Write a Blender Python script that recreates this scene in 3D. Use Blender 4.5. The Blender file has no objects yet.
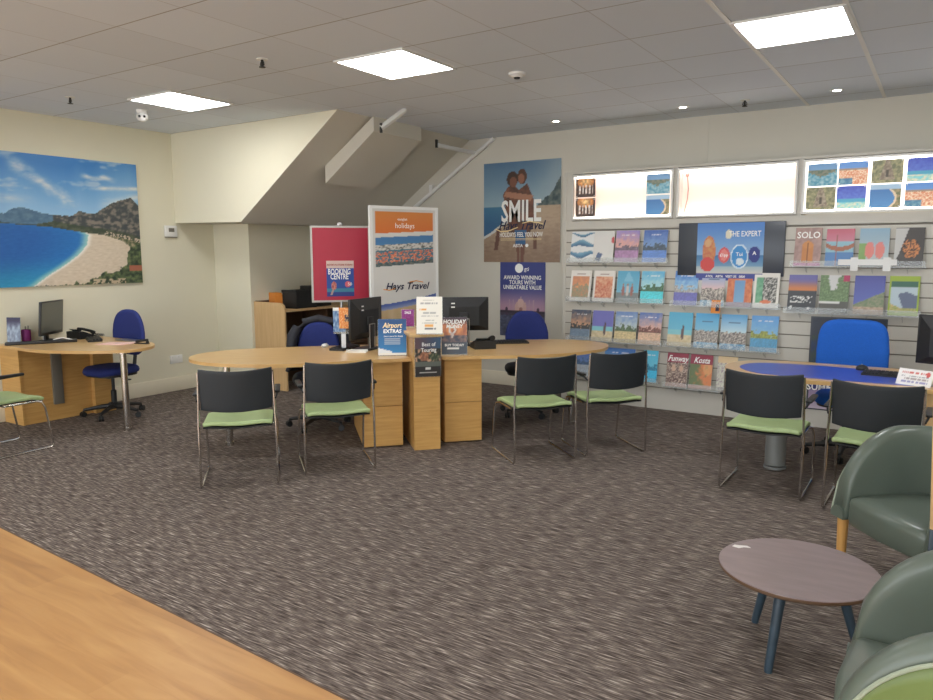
import bpy, bmesh, math, random
from mathutils import Vector, Matrix, noise
random.seed(7)
PI = math.pi
COL = bpy.context.scene.collection
rad = math.radians

# ------------------------------------------------------------------ survey
# camera frame of the place: X along the rear display wall, Y into the shop
f_px = 730.0
CX = (0.8370125620567975, -0.06987429937627852, 0.542703927796538)
CY = (0.5471780806638651, 0.11136750136045435, -0.8295742448278743)
CZ = (-0.0024736612792517973, 0.9913197576601626, 0.13144968266402218)
EYE = Vector((0, 0, 1.65))

def ray(u, v):
    c = (u - 466.5, 350 - v, -f_px)
    return Vector([sum(a * b for a, b in zip(r, c)) for r in (CX, CY, CZ)])

def on_z(u, v, z):
    d = ray(u, v); return EYE + d * ((z - EYE.z) / d.z)

def on_y(u, v, y):
    d = ray(u, v); return EYE + d * (y / d.y)

def on_x(u, v, x):
    d = ray(u, v); return EYE + d * (x / d.x)

XL, YB, YS, ZC = -7.75, 7.88, 7.51, 3.05     # left wall, rear wall, slatwall face, ceiling

# ------------------------------------------------------------------ materials
def lin(c):
    return tuple((x / 12.92 if x <= 0.04045 else ((x + 0.055) / 1.055) ** 2.4) for x in c)

def rgb(r, g, b):
    return lin((r / 255, g / 255, b / 255)) + (1,)

def mat(name, col, rough=0.6, metal=0.0, emit=0.0, spec=0.5, noise_amt=0.0, scale=8.0, bump=0.0, stretch=(1, 1, 1), transmission=0.0, alpha=1.0, coat=0.0, emit_col=None):
    m = bpy.data.materials.new(name); m.use_nodes = True
    nt = m.node_tree; b = nt.nodes['Principled BSDF']
    b.inputs['Base Color'].default_value = col
    b.inputs['Roughness'].default_value = rough
    b.inputs['Metallic'].default_value = metal
    b.inputs['Specular IOR Level'].default_value = spec
    b.inputs['Transmission Weight'].default_value = transmission
    b.inputs['Alpha'].default_value = alpha
    b.inputs['Coat Weight'].default_value = coat
    if emit:
        b.inputs['Emission Color'].default_value = emit_col or col
        b.inputs['Emission Strength'].default_value = emit
    if noise_amt or bump:
        tc = nt.nodes.new('ShaderNodeTexCoord'); mp = nt.nodes.new('ShaderNodeMapping')
        mp.inputs['Scale'].default_value = stretch
        nz = nt.nodes.new('ShaderNodeTexNoise'); nz.inputs['Scale'].default_value = scale
        nz.inputs['Detail'].default_value = 4
        nt.links.new(tc.outputs['Object'], mp.inputs['Vector']); nt.links.new(mp.outputs['Vector'], nz.inputs['Vector'])
        if noise_amt:
            rp = nt.nodes.new('ShaderNodeValToRGB')
            lo = tuple(max(0, c * (1 - noise_amt)) for c in col[:3]) + (1,)
            hi = tuple(min(1, c * (1 + noise_amt)) for c in col[:3]) + (1,)
            rp.color_ramp.elements[0].position = 0.3; rp.color_ramp.elements[1].position = 0.7
            rp.color_ramp.elements[0].color = lo; rp.color_ramp.elements[1].color = hi
            nt.links.new(nz.outputs['Fac'], rp.inputs['Fac']); nt.links.new(rp.outputs['Color'], b.inputs['Base Color'])
        if bump:
            bp = nt.nodes.new('ShaderNodeBump'); bp.inputs['Strength'].default_value = bump; bp.inputs['Distance'].default_value = 0.01
            nt.links.new(nz.outputs['Fac'], bp.inputs['Height']); nt.links.new(bp.outputs['Normal'], b.inputs['Normal'])
    return m

def wood(name, col, dark, rough=0.45, stretch=(1, 1, 14), scale=3.0):
    m = bpy.data.materials.new(name); m.use_nodes = True
    nt = m.node_tree; b = nt.nodes['Principled BSDF']; b.inputs['Roughness'].default_value = rough
    tc = nt.nodes.new('ShaderNodeTexCoord'); mp = nt.nodes.new('ShaderNodeMapping'); mp.inputs['Scale'].default_value = stretch
    nz = nt.nodes.new('ShaderNodeTexNoise'); nz.inputs['Scale'].default_value = scale; nz.inputs['Detail'].default_value = 6; nz.inputs['Distortion'].default_value = 0.4
    rp = nt.nodes.new('ShaderNodeValToRGB')
    rp.color_ramp.elements[0].position = 0.25; rp.color_ramp.elements[0].color = dark
    rp.color_ramp.elements[1].position = 0.72; rp.color_ramp.elements[1].color = col
    nt.links.new(tc.outputs['Object'], mp.inputs['Vector']); nt.links.new(mp.outputs['Vector'], nz.inputs['Vector'])
    nt.links.new(nz.outputs['Fac'], rp.inputs['Fac']); nt.links.new(rp.outputs['Color'], b.inputs['Base Color'])
    return m

M = {}
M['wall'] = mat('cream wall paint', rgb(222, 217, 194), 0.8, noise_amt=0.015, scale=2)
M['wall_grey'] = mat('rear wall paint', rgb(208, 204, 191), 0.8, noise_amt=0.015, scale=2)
M['skirt'] = mat('skirting gloss', rgb(226, 218, 196), 0.5)
M['white'] = mat('white plastic', rgb(228, 228, 224), 0.4)
M['paper'] = mat('white paper', rgb(240, 238, 230), 0.7)
M['pages'] = mat('brochure pages', rgb(225, 222, 214), 0.7)
M['beech'] = wood('beech laminate', rgb(210, 166, 100), rgb(190, 144, 80), 0.35, (1.2, 1.2, 16))
M['beech_top'] = wood('beech desktop', rgb(216, 180, 124), rgb(200, 160, 104), 0.28, (1.2, 14, 1.2))
M['beech_edge'] = wood('beech edge band', rgb(214, 174, 114), rgb(198, 156, 98), 0.4, (2, 2, 2))
M['pale_wood'] = wood('pale cabinet laminate', rgb(214, 180, 132), rgb(198, 162, 112), 0.45, (14, 14, 1.0))
M['leg_wood'] = wood('varnished leg timber', rgb(206, 158, 92), rgb(184, 134, 70), 0.4, (12, 12, 1))
M['brown'] = mat('dark brown laminate', rgb(92, 68, 48), 0.6)
M['chrome'] = mat('chrome', (0.62, 0.6, 0.57, 1), 0.18, 1.0)
M['steel'] = mat('satin steel', (0.5, 0.5, 0.5, 1), 0.35, 1.0)
M['grey_paint'] = mat('grey leg paint', rgb(128, 130, 128), 0.45, 0.3)
M['trunk'] = mat('grey cable trunking', rgb(120, 116, 106), 0.5, 0.2)
M['black'] = mat('black plastic', rgb(30, 31, 32), 0.45, noise_amt=0.1, scale=30)
M['back_shell'] = mat('charcoal polypropylene', rgb(34, 39, 43), 0.5, bump=0.15, scale=180)
M['green_pad'] = mat('lime green seat vinyl', rgb(162, 182, 128), 0.5, noise_amt=0.04, scale=20)
M['lime'] = mat('lime vinyl', rgb(106, 124, 68), 0.45, noise_amt=0.06, scale=9, bump=0.3)
M['sage'] = mat('grey green vinyl', rgb(92, 102, 92), 0.3, noise_amt=0.05, scale=6, bump=0.08)
M['piping'] = mat('pale piping', rgb(150, 160, 140), 0.4)
M['navy'] = mat('navy upholstery', rgb(32, 46, 112), 0.85, noise_amt=0.15, scale=120, bump=0.2)
M['blue'] = mat('bright blue upholstery', rgb(16, 92, 190), 0.8, noise_amt=0.08, scale=120, bump=0.2)
M['jacket'] = mat('black quilted jacket', rgb(22, 24, 34), 0.6, noise_amt=0.2, scale=14, bump=0.5)
M['desk_blue'] = mat('blue desk inset vinyl', rgb(58, 78, 176), 0.3, noise_amt=0.05, scale=10)
M['table_top'] = mat('mauve grey laminate', rgb(128, 112, 112), 0.3, noise_amt=0.10, scale=7, stretch=(1, 4, 1))
M['table_leg'] = mat('slate blue leg paint', rgb(50, 66, 78), 0.4, noise_amt=0.15, scale=20)
M['screen'] = mat('dark monitor glass', rgb(96, 98, 92), 0.15)
M['tv'] = mat('dark display panel', rgb(58, 64, 74), 0.3)
M['slat'] = mat('slatwall laminate', rgb(198, 194, 183), 0.45, noise_amt=0.02, scale=3)
M['slat_gap'] = mat('slatwall groove', rgb(128, 122, 112), 0.6)
M['frame_al'] = mat('aluminium snap frame', rgb(186, 184, 178), 0.35, 0.4)
M['acrylic'] = mat('clear acrylic', rgb(225, 232, 232), 0.05, alpha=0.20, spec=0.6)
M['pink'] = mat('pink paper', rgb(236, 196, 186), 0.7)
M['orange'] = mat('orange card', rgb(222, 138, 56), 0.6)
M['purple'] = mat('purple card', rgb(126, 40, 112), 0.6)
M['txt_white'] = mat('white lettering', rgb(245, 245, 240), 0.6)
M['txt_navy'] = mat('navy lettering', rgb(30, 32, 62), 0.6)
M['txt_red'] = mat('red lettering', rgb(170, 40, 40), 0.6)
M['txt_orange'] = mat('orange swoosh', rgb(232, 150, 50), 0.6)
M['txt_cream'] = mat('cream lettering', rgb(250, 226, 170), 0.6)
M['txt_grey'] = mat('grey lettering', rgb(120, 120, 120), 0.6)
M['metal_dark'] = mat('dark bracket metal', rgb(60, 58, 54), 0.5, 0.6)
M['paint_white'] = mat('worn white scuff', rgb(225, 222, 218), 0.5)
M['panel_emit'] = mat('ceiling light diffuser', rgb(255, 255, 255), 0.5, emit=14.0, emit_col=(0.975, 0.985, 1.0, 1))
M['spot_emit'] = mat('downlight lamp', rgb(255, 250, 240), 0.5, emit=14.0, emit_col=(1, 0.93, 0.82, 1))
M['tube_emit'] = mat('lightbox tube', rgb(255, 250, 240), 0.5, emit=4.5, emit_col=(1, 0.95, 0.88, 1))
M['box_emit'] = mat('lit lightbox back', rgb(255, 236, 222), 0.7, emit=0.16, emit_col=(1, 0.84, 0.74, 1))
M['box_emit_w'] = mat('lit lightbox acrylic', rgb(255, 250, 244), 0.7, emit=0.75, emit_col=(1, 0.93, 0.85, 1))
M['cable'] = mat('pink flex', rgb(210, 150, 140), 0.5)
M['lens'] = mat('black lens', rgb(14, 14, 16), 0.15)

# printed pictures: the artwork is stored as a colour per vertex of the sheet
pm = bpy.data.materials.new('printed picture'); pm.use_nodes = True
_b = pm.node_tree.nodes['Principled BSDF']; _b.inputs['Roughness'].default_value = 0.45
_a = pm.node_tree.nodes.new('ShaderNodeVertexColor'); _a.layer_name = 'artwork'
pm.node_tree.links.new(_a.outputs['Color'], _b.inputs['Base Color'])
M['print'] = pm
# transparencies lit from behind inside the lightboxes
pe = bpy.data.materials.new('backlit transparency'); pe.use_nodes = True
_b = pe.node_tree.nodes['Principled BSDF']; _b.inputs['Roughness'].default_value = 0.3
_a = pe.node_tree.nodes.new('ShaderNodeVertexColor'); _a.layer_name = 'artwork'
pe.node_tree.links.new(_a.outputs['Color'], _b.inputs['Base Color'])
pe.node_tree.links.new(_a.outputs['Color'], _b.inputs['Emission Color']); _b.inputs['Emission Strength'].default_value = 0.30
M['backlit'] = pe

def carpet_material():
    m = bpy.data.materials.new('flecked loop carpet'); m.use_nodes = True
    nt = m.node_tree; b = nt.nodes['Principled BSDF']; b.inputs['Roughness'].default_value = 0.95; b.inputs['Specular IOR Level'].default_value = 0.15
    tc = nt.nodes.new('ShaderNodeTexCoord')
    def nz(scale, st, detail=3):
        mp = nt.nodes.new('ShaderNodeMapping'); mp.inputs['Scale'].default_value = st
        n = nt.nodes.new('ShaderNodeTexNoise'); n.inputs['Scale'].default_value = scale; n.inputs['Detail'].default_value = detail
        nt.links.new(tc.outputs['Object'], mp.inputs['Vector']); nt.links.new(mp.outputs['Vector'], n.inputs['Vector'])
        return n
    n1 = nz(1, (10, 130, 1), 2); n2 = nz(60, (1, 1, 1), 2); n3 = nz(1.3, (1, 1, 1), 2); n4 = nz(1, (30, 200, 1), 2)
    r1 = nt.nodes.new('ShaderNodeValToRGB')
    e = r1.color_ramp.elements
    e[0].position = 0.34; e[0].color = rgb(72, 63, 59)
    e[1].position = 0.72; e[1].color = rgb(196, 187, 176)
    x = e.new(0.47); x.color = rgb(104, 94, 88)
    x = e.new(0.55); x.color = rgb(122, 111, 103)
    x = e.new(0.62); x.color = rgb(146, 135, 125)
    mixn = nt.nodes.new('ShaderNodeMix'); mixn.data_type = 'FLOAT'; mixn.inputs[0].default_value = 0.4
    nt.links.new(n1.outputs['Fac'], mixn.inputs[2]); nt.links.new(n4.outputs['Fac'], mixn.inputs[3])
    nt.links.new(n1.outputs['Fac'], r1.inputs['Fac'])
    mx = nt.nodes.new('ShaderNodeMix'); mx.data_type = 'RGBA'; mx.blend_type = 'MULTIPLY'; mx.inputs[0].default_value = 0.3
    r2 = nt.nodes.new('ShaderNodeValToRGB'); r2.color_ramp.elements[0].position = 0.3; r2.color_ramp.elements[1].position = 0.6
    r2.color_ramp.elements[0].color = (0.45, 0.43, 0.42, 1); r2.color_ramp.elements[1].color = (1, 1, 1, 1)
    nt.links.new(n2.outputs['Fac'], r2.inputs['Fac'])
    nt.links.new(r1.outputs['Color'], mx.inputs[6]); nt.links.new(r2.outputs['Color'], mx.inputs[7])
    mx2 = nt.nodes.new('ShaderNodeMix'); mx2.data_type = 'RGBA'; mx2.blend_type = 'MULTIPLY'; mx2.inputs[0].default_value = 0.12
    nt.links.new(mx.outputs[2], mx2.inputs[6]); nt.links.new(n3.outputs['Fac'], mx2.inputs[7])
    nt.links.new(mx2.outputs[2], b.inputs['Base Color'])
    bp = nt.nodes.new('ShaderNodeBump'); bp.inputs['Strength'].default_value = 0.5; bp.inputs['Distance'].default_value = 0.005
    nt.links.new(n2.outputs['Fac'], bp.inputs['Height']); nt.links.new(bp.outputs['Normal'], b.inputs['Normal'])
    return m
M['carpet'] = carpet_material()

def plank_material():
    m = bpy.data.materials.new('oak effect vinyl planks'); m.use_nodes = True
    nt = m.node_tree; b = nt.nodes['Principled BSDF']; b.inputs['Roughness'].default_value = 0.42
    tc = nt.nodes.new('ShaderNodeTexCoord')
    br = nt.nodes.new('ShaderNodeTexBrick'); br.inputs['Scale'].default_value = 1.0
    br.inputs['Brick Width'].default_value = 1.1; br.inputs['Row Height'].default_value = 0.17
    br.inputs['Mortar Size'].default_value = 0.0012; br.inputs['Color1'].default_value = (0.25, 0.25, 0.25, 1); br.inputs['Color2'].default_value = (0.75, 0.75, 0.75, 1)
    br.inputs['Mortar'].default_value = (0.35, 0.35, 0.35, 1); br.offset = 0.37
    nt.links.new(tc.outputs['Object'], br.inputs['Vector'])
    mp = nt.nodes.new('ShaderNodeMapping'); mp.inputs['Scale'].default_value = (0.6, 4.5, 1)
    n = nt.nodes.new('ShaderNodeTexNoise'); n.inputs['Scale'].default_value = 3.0; n.inputs['Detail'].default_value = 7; n.inputs['Distortion'].default_value = 0.8
    nt.links.new(tc.outputs['Object'], mp.inputs['Vector']); nt.links.new(mp.outputs['Vector'], n.inputs['Vector'])
    mixf = nt.nodes.new('ShaderNodeMix'); mixf.data_type = 'FLOAT'; mixf.inputs[0].default_value = 0.24
    nt.links.new(n.outputs['Fac'], mixf.inputs[2]); nt.links.new(br.outputs['Color'], mixf.inputs[3])
    r = nt.nodes.new('ShaderNodeValToRGB'); e = r.color_ramp.elements
    e[0].position = 0.25; e[0].color = rgb(156, 112, 66); e[1].position = 0.75; e[1].color = rgb(198, 154, 98)
    x = e.new(0.5); x.color = rgb(182, 136, 82)
    nt.links.new(mixf.outputs[0], r.inputs['Fac']); nt.links.new(r.outputs['Color'], b.inputs['Base Color'])
    return m
M['plank'] = plank_material()

GX, GY = 0.64, 0.675      # ceiling tile module
OX, OY = -1.22, 5.495     # one crossing of the ceiling grid
def ceiling_material():
    m = bpy.data.materials.new('mineral fibre ceiling tiles'); m.use_nodes = True
    nt = m.node_tree; b = nt.nodes['Principled BSDF']; b.inputs['Roughness'].default_value = 0.9
    tc = nt.nodes.new('ShaderNodeTexCoord'); sp = nt.nodes.new('ShaderNodeSeparateXYZ'); nt.links.new(tc.outputs['Object'], sp.inputs[0])
    def M_(op, a, bb=None):
        n = nt.nodes.new('ShaderNodeMath'); n.operation = op
        for i, q in enumerate((a, bb)):
            if q is None: continue
            if isinstance(q, (int, float)): n.inputs[i].default_value = q
            else: nt.links.new(q, n.inputs[i])
        return n.outputs[0]
    def line(sock, off, pitch, w):
        q = M_('FRACT', M_('DIVIDE', M_('SUBTRACT', sock, off - 40 * pitch), pitch))
        d = M_('MULTIPLY', M_('MINIMUM', q, M_('SUBTRACT', 1.0, q)), pitch)
        return M_('LESS_THAN', d, w)
    lx = line(sp.outputs['X'], OX, GX, 0.004); ly = line(sp.outputs['Y'], OY, GY, 0.0045)
    lx = M_('MULTIPLY', lx, 0.45)
    fx = M_('MAXIMUM', lx, ly)
    n = nt.nodes.new('ShaderNodeTexNoise'); n.inputs['Scale'].default_value = 60; nt.links.new(tc.outputs['Object'], n.inputs['Vector'])
    # slight tone change from one tile to the next
    wn = nt.nodes.new('ShaderNodeTexWhiteNoise'); wn.noise_dimensions = '2D'
    cmb = nt.nodes.new('ShaderNodeCombineXYZ')
    nt.links.new(M_('FLOOR', M_('DIVIDE', M_('SUBTRACT', sp.outputs['X'], OX), GX)), cmb.inputs[0])
    nt.links.new(M_('FLOOR', M_('DIVIDE', M_('SUBTRACT', sp.outputs['Y'], OY), GY)), cmb.inputs[1])
    nt.links.new(cmb.outputs[0], wn.inputs['Vector'])
    tone = nt.nodes.new('ShaderNodeMix'); tone.data_type = 'RGBA'
    tone.inputs[6].default_value = rgb(212, 219, 227); tone.inputs[7].default_value = rgb(219, 226, 234)
    nt.links.new(wn.outputs['Value'], tone.inputs[0])
    mx = nt.nodes.new('ShaderNodeMix'); mx.data_type = 'RGBA'
    mx.inputs[7].default_value = rgb(158, 155, 150)
    nt.links.new(tone.outputs[2], mx.inputs[6]); nt.links.new(fx, mx.inputs[0]); nt.links.new(mx.outputs[2], b.inputs['Base Color'])
    bp = nt.nodes.new('ShaderNodeBump'); bp.inputs['Strength'].default_value = 0.1; bp.inputs['Distance'].default_value = 0.003
    nt.links.new(n.outputs['Fac'], bp.inputs['Height']); nt.links.new(bp.outputs['Normal'], b.inputs['Normal'])
    return m
M['ceiling'] = ceiling_material()

# ------------------------------------------------------------------ mesh builder
class MB:
    def __init__(s):
        s.bm = bmesh.new(); s.mi = 0
    def _tag(s, verts):
        fs = set()
        for v in verts:
            fs.update(v.link_faces)
        for fc in fs:
            fc.material_index = s.mi
    def box(s, c, size, rot=None, bevel=0.0, seg=2):
        r = bmesh.ops.create_cube(s.bm, size=1.0)
        mx = Matrix.Translation(c) @ (rot or Matrix.Identity(4)) @ Matrix.Diagonal((size[0], size[1], size[2], 1))
        bmesh.ops.transform(s.bm, matrix=mx, verts=r['verts'])
        vs = r['verts']
        if bevel:
            es = set()
            for v in vs: es.update(v.link_edges)
            rr = bmesh.ops.bevel(s.bm, geom=list(es), offset=bevel, segments=seg, affect='EDGES', profile=0.5)
            vs = rr['verts']
        s._tag(vs); return s
    def b(s, x0, x1, y0, y1, z0, z1, bevel=0.0):
        return s.box(((x0 + x1) / 2, (y0 + y1) / 2, (z0 + z1) / 2), (abs(x1 - x0), abs(y1 - y0), abs(z1 - z0)), bevel=bevel)
    def tube(s, path, r, n=10, cap=True):
        P = [Vector(p) for p in path]; rings = []
        rr = r if isinstance(r, (list, tuple)) else [r] * len(P)
        t0 = (P[1] - P[0]).normalized()
        up = Vector((0, 0, 1)) if abs(t0.z) < 0.9 else Vector((1, 0, 0))
        a = t0.cross(up).normalized()
        for i, p in enumerate(P):
            if i == 0: t = P[1] - P[0]
            elif i == len(P) - 1: t = P[-1] - P[-2]
            else: t = (P[i + 1] - P[i]).normalized() + (P[i] - P[i - 1]).normalized()
            t.normalize()
            a = (a - t * a.dot(t)).normalized(); bb = t.cross(a)
            rings.append([s.bm.verts.new(p + (a * math.cos(2 * PI * k / n) + bb * math.sin(2 * PI * k / n)) * rr[i]) for k in range(n)])
        for i in range(len(rings) - 1):
            for k in range(n):
                fc = s.bm.faces.new((rings[i][k], rings[i][(k + 1) % n], rings[i + 1][(k + 1) % n], rings[i + 1][k])); fc.material_index = s.mi
        if cap:
            for q in (rings[0][::-1], rings[-1]):
                fc = s.bm.faces.new(q); fc.material_index = s.mi
        return s
    def lathe(s, c, prof, n=24):
        c = Vector(c); rings = []
        for r, z in prof:
            if r < 1e-5: rings.append([s.bm.verts.new(c + Vector((0, 0, z)))])
            else: rings.append([s.bm.verts.new(c + Vector((r * math.cos(2 * PI * k / n), r * math.sin(2 * PI * k / n), z))) for k in range(n)])
        for i in range(len(rings) - 1):
            A, B = rings[i], rings[i + 1]
            for k in range(n):
                k2 = (k + 1) % n
                if len(A) == 1 and len(B) == 1: continue
                if len(A) == 1: q = (A[0], B[k2], B[k])
                elif len(B) == 1: q = (A[k], A[k2], B[0])
                else: q = (A[k], A[k2], B[k2], B[k])
                try:
                    fc = s.bm.faces.new(q); fc.material_index = s.mi
                except ValueError: pass
        return s
    def prism(s, pts, z0, z1, axis='z', side_mi=None, bevel=0.0):
        def P(p, z):
            if axis == 'z': return (p[0], p[1], z)
            if axis == 'y': return (p[0], z, p[1])
            return (z, p[0], p[1])
        lo = [s.bm.verts.new(P(p, z0)) for p in pts]; hi = [s.bm.verts.new(P(p, z1)) for p in pts]
        n = len(pts)
        for q in (lo[::-1], hi):
            fc = s.bm.faces.new(q); fc.material_index = s.mi
        for k in range(n):
            fc = s.bm.faces.new((lo[k], lo[(k + 1) % n], hi[(k + 1) % n], hi[k])); fc.material_index = s.mi if side_mi is None else side_mi
        if bevel:
            es = [e for v in lo + hi for e in v.link_edges if all(w in hi or w in lo for w in e.verts)]
            es = [e for e in set(es) if (e.verts[0] in hi and e.verts[1] in hi) or (e.verts[0] in lo and e.verts[1] in lo)]
            bmesh.ops.bevel(s.bm, geom=es, offset=bevel, segments=2, affect='EDGES', profile=0.5)
        return s
    def sphere(s, c, r, scale=(1, 1, 1), n=16):
        q = bmesh.ops.create_uvsphere(s.bm, u_segments=n, v_segments=max(6, n // 2), radius=r)
        bmesh.ops.transform(s.bm, matrix=Matrix.Translation(c) @ Matrix.Diagonal((*scale, 1)), verts=q['verts']); s._tag(q['verts']); return s
    def grid(s, fn, nu, nv, closed_u=False):
        V = [[s.bm.verts.new(fn(i / nu, j / nv)) for j in range(nv + 1)] for i in range(nu + (0 if closed_u else 1))]
        m = len(V)
        for i in range(nu):
            for j in range(nv):
                fc = s.bm.faces.new((V[i][j], V[(i + 1) % m][j], V[(i + 1) % m][j + 1], V[i][j + 1])); fc.material_index = s.mi
        return V
    def build(s, name, mats, parent=None, smooth=True, angle=35, merge=False, mods=None):
        if merge: bmesh.ops.remove_doubles(s.bm, verts=s.bm.verts, dist=1e-4)
        bmesh.ops.recalc_face_normals(s.bm, faces=s.bm.faces)
        me = bpy.data.meshes.new(name); s.bm.to_mesh(me); s.bm.free()
        if not isinstance(mats, (list, tuple)): mats = [mats]
        for q in mats: me.materials.append(M[q] if isinstance(q, str) else q)
        if smooth:
            for p in me.polygons: p.use_smooth = True
            me.set_sharp_from_angle(angle=rad(angle))
        o = bpy.data.objects.new(name, me); COL.objects.link(o)
        if parent is not None: o.parent = parent
        if mods: mods(o)
        return o

def subsurf(lv=2):
    def f(o):
        q = o.modifiers.new('Subdivision', 'SUBSURF'); q.levels = lv; q.render_levels = lv
    return f
def solid(th, off=0, lv=0):
    def f(o):
        q = o.modifiers.new('Solidify', 'SOLIDIFY'); q.thickness = th; q.offset = off
        if lv:
            w = o.modifiers.new('Bevel', 'BEVEL'); w.width = th * 0.35; w.segments = 2; w.limit_method = 'ANGLE'
    return f

def tag(o, label, cat, group=None):
    o['label'] = label; o['category'] = cat
    if group: o['group'] = group
    return o
def thing(name, label, cat, loc=(0, 0, 0), rz=0, group=None):
    o = bpy.data.objects.new(name, None); COL.objects.link(o); o.empty_display_size = 0.1
    o.location = loc; o.rotation_euler = (0, 0, rz)
    return tag(o, label, cat, group)
def struct(o): o['kind'] = 'structure'; return o
def kids(o): return [c for c in bpy.data.objects if c.parent == o]
def copy_thing(o, loc, rz, label, parent=None):
    c = o.copy(); COL.objects.link(c)
    if parent is not None: c.parent = parent
    else:
        c.location = loc; c.rotation_euler = (0, 0, rz); c['label'] = label
    for k in kids(o): copy_thing(k, None, None, None, c)
    return c

# text, gathered as one mesh; the sheet's own plane is x right, z up, facing -y
def lettering(lines, parent, y=-0.002, name='lettering', depth=0.0006, post=None):
    """lines: (text, x, z, size, material, width scale, slant, boldness); one mesh per line of print"""
    out = []
    for (s_, x, z, size, mt, wx, shear, bold) in lines:
        cu = bpy.data.curves.new('t', 'FONT'); cu.body = s_; cu.size = size; cu.align_x = 'CENTER'; cu.align_y = 'CENTER'
        cu.shear = shear; cu.offset = bold * size; cu.extrude = depth; cu.resolution_u = 2
        o = bpy.data.objects.new('t', cu); COL.objects.link(o)
        dg = bpy.context.evaluated_depsgraph_get(); dg.update()
        me = bpy.data.meshes.new_from_object(o.evaluated_get(dg))
        bpy.data.objects.remove(o); bpy.data.curves.remove(cu)
        me.transform(Matrix.Translation((x, y, z)) @ Matrix.Rotation(PI / 2, 4, 'X') @ Matrix.Diagonal((wx, 1, 1, 1)))
        me.name = name; me.materials.clear(); me.materials.append(M[mt])
        for p in me.polygons: p.material_index = 0
        if post is not None: me.transform(post)
        o = bpy.data.objects.new(name, me); COL.objects.link(o); o.parent = parent; out.append(o)
    return out

# a printed sheet: nx x nz grid, artwork fn(s, t) -> sRGB 0..255, s left->right, t bottom->top
def sheet(name, w, h, nx, nz, fn, parent=None, y=-0.001, x0=None, z0=0.0, material='print', thick=0.0008):
    x0 = -w / 2 if x0 is None else x0
    verts = []; cols = []; faces = []
    for j in range(nz + 1):
        for i in range(nx + 1):
            s, t = i / nx, j / nz
            verts.append((x0 + s * w, y, z0 + t * h)); cols.append(lin(tuple(max(0, min(255, q)) / 255 for q in fn(s, t))) + (1,))
    for j in range(nz):
        for i in range(nx):
            a = j * (nx + 1) + i; faces.append((a, a + 1, a + nx + 2, a + nx + 1))
    me = bpy.data.meshes.new(name); me.from_pydata(verts, [], faces); me.update()
    ca = me.color_attributes.new('artwork', 'FLOAT_COLOR', 'POINT')
    flat = [c for q in cols for c in q]; ca.data.foreach_set('color', flat)
    me.materials.append(M[material])
    o = bpy.data.objects.new(name, me); COL.objects.link(o)
    if parent is not None: o.parent = parent
    q = o.modifiers.new('Solidify', 'SOLIDIFY'); q.thickness = thick; q.offset = -1
    return o

def mixc(a, b, t):
    t = max(0, min(1, t)); return tuple(x * (1 - t) + y * t for x, y in zip(a, b))
def fb(x, y, s=1.0, seed=0.0, oct=4):
    return noise.fractal(Vector((x * s + seed, y * s - seed, seed)), 1.0, 2.0, oct)
def inpoly(x, y, P):
    r = False; n = len(P); j = n - 1
    for i in range(n):
        if (P[i][1] > y) != (P[j][1] > y) and x < (P[j][0] - P[i][0]) * (y - P[i][1]) / (P[j][1] - P[i][1]) + P[i][0]: r = not r
        j = i
    return r
def interp(x, pts):
    if x <= pts[0][0]: return pts[0][1]
    for (a, b), (c, d) in zip(pts, pts[1:]):
        if x <= c: return b + (d - b) * (x - a) / (c - a)
    return pts[-1][1]
def sstep(a, b, x):
    t = max(0, min(1, (x - a) / (b - a))); return t * t * (3 - 2 * t)

# ------------------------------------------------------------------ the room
def wy(x, o=0.0): return 1.988 - 0.050 * (x + 4.727) + o + 0.033
m = MB(); m.prism([(-9.6, wy(-9.6)), (4.5, wy(4.5)), (4.5, 8.2), (-9.6, 8.2)], -0.1, 0.0)
struct(m.build('floor', 'carpet', smooth=False))
m = MB(); m.prism([(-9.6, -4.5), (4.5, -4.5), (4.5, wy(4.5, -.008)), (-9.6, wy(-9.6, -.008))], -0.1, 0.0)
struct(m.build('floor_planks', 'plank', smooth=False))
m = MB(); m.prism([(-9.6, wy(-9.6, -.008)), (4.5, wy(4.5, -.008)), (4.5, wy(4.5)), (-9.6, wy(-9.6))], -0.1, 0.001)
struct(m.build('trim_1', 'brown', smooth=False))
m = MB(); m.b(XL - 0.2, 4.5, -4.5, YB + 0.3, ZC, ZC + 0.1)
struct(m.build('ceiling', 'ceiling', smooth=False))
m = MB(); m.b(XL - 0.15, XL, -4.5, YB + 0.3, 0, ZC)
struct(m.build('wall_left', 'wall', smooth=False))
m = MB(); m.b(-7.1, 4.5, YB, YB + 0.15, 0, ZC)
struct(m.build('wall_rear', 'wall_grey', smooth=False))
m = MB(); m.b(4.35, 4.5, -4.5, YB, 0, ZC)
struct(m.build('wall_right', 'wall', smooth=False))
YR = 6.04
XE = -7.1
m = MB(); m.b(XL, XE, YR, YB + 0.15, 0, 2.02)
struct(m.build('wall_recess', 'wall', smooth=False))
m = MB(); m.b(-2.175, -2.155, YB - 0.006, YB, 2.53, ZC); struct(m.build('trim_3', 'wall_grey', smooth=False))
# boxed-in stair above the recess: landing and sloping underside
YF = 5.50; XA = -6.58; ZA = 2.0; SL = 0.71; XT = XA + (ZC - ZA) / SL
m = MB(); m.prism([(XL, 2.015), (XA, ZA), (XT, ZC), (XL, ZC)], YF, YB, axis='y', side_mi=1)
struct(m.build('wall_stair', ['wall', 'wall_grey'], smooth=False))
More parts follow.
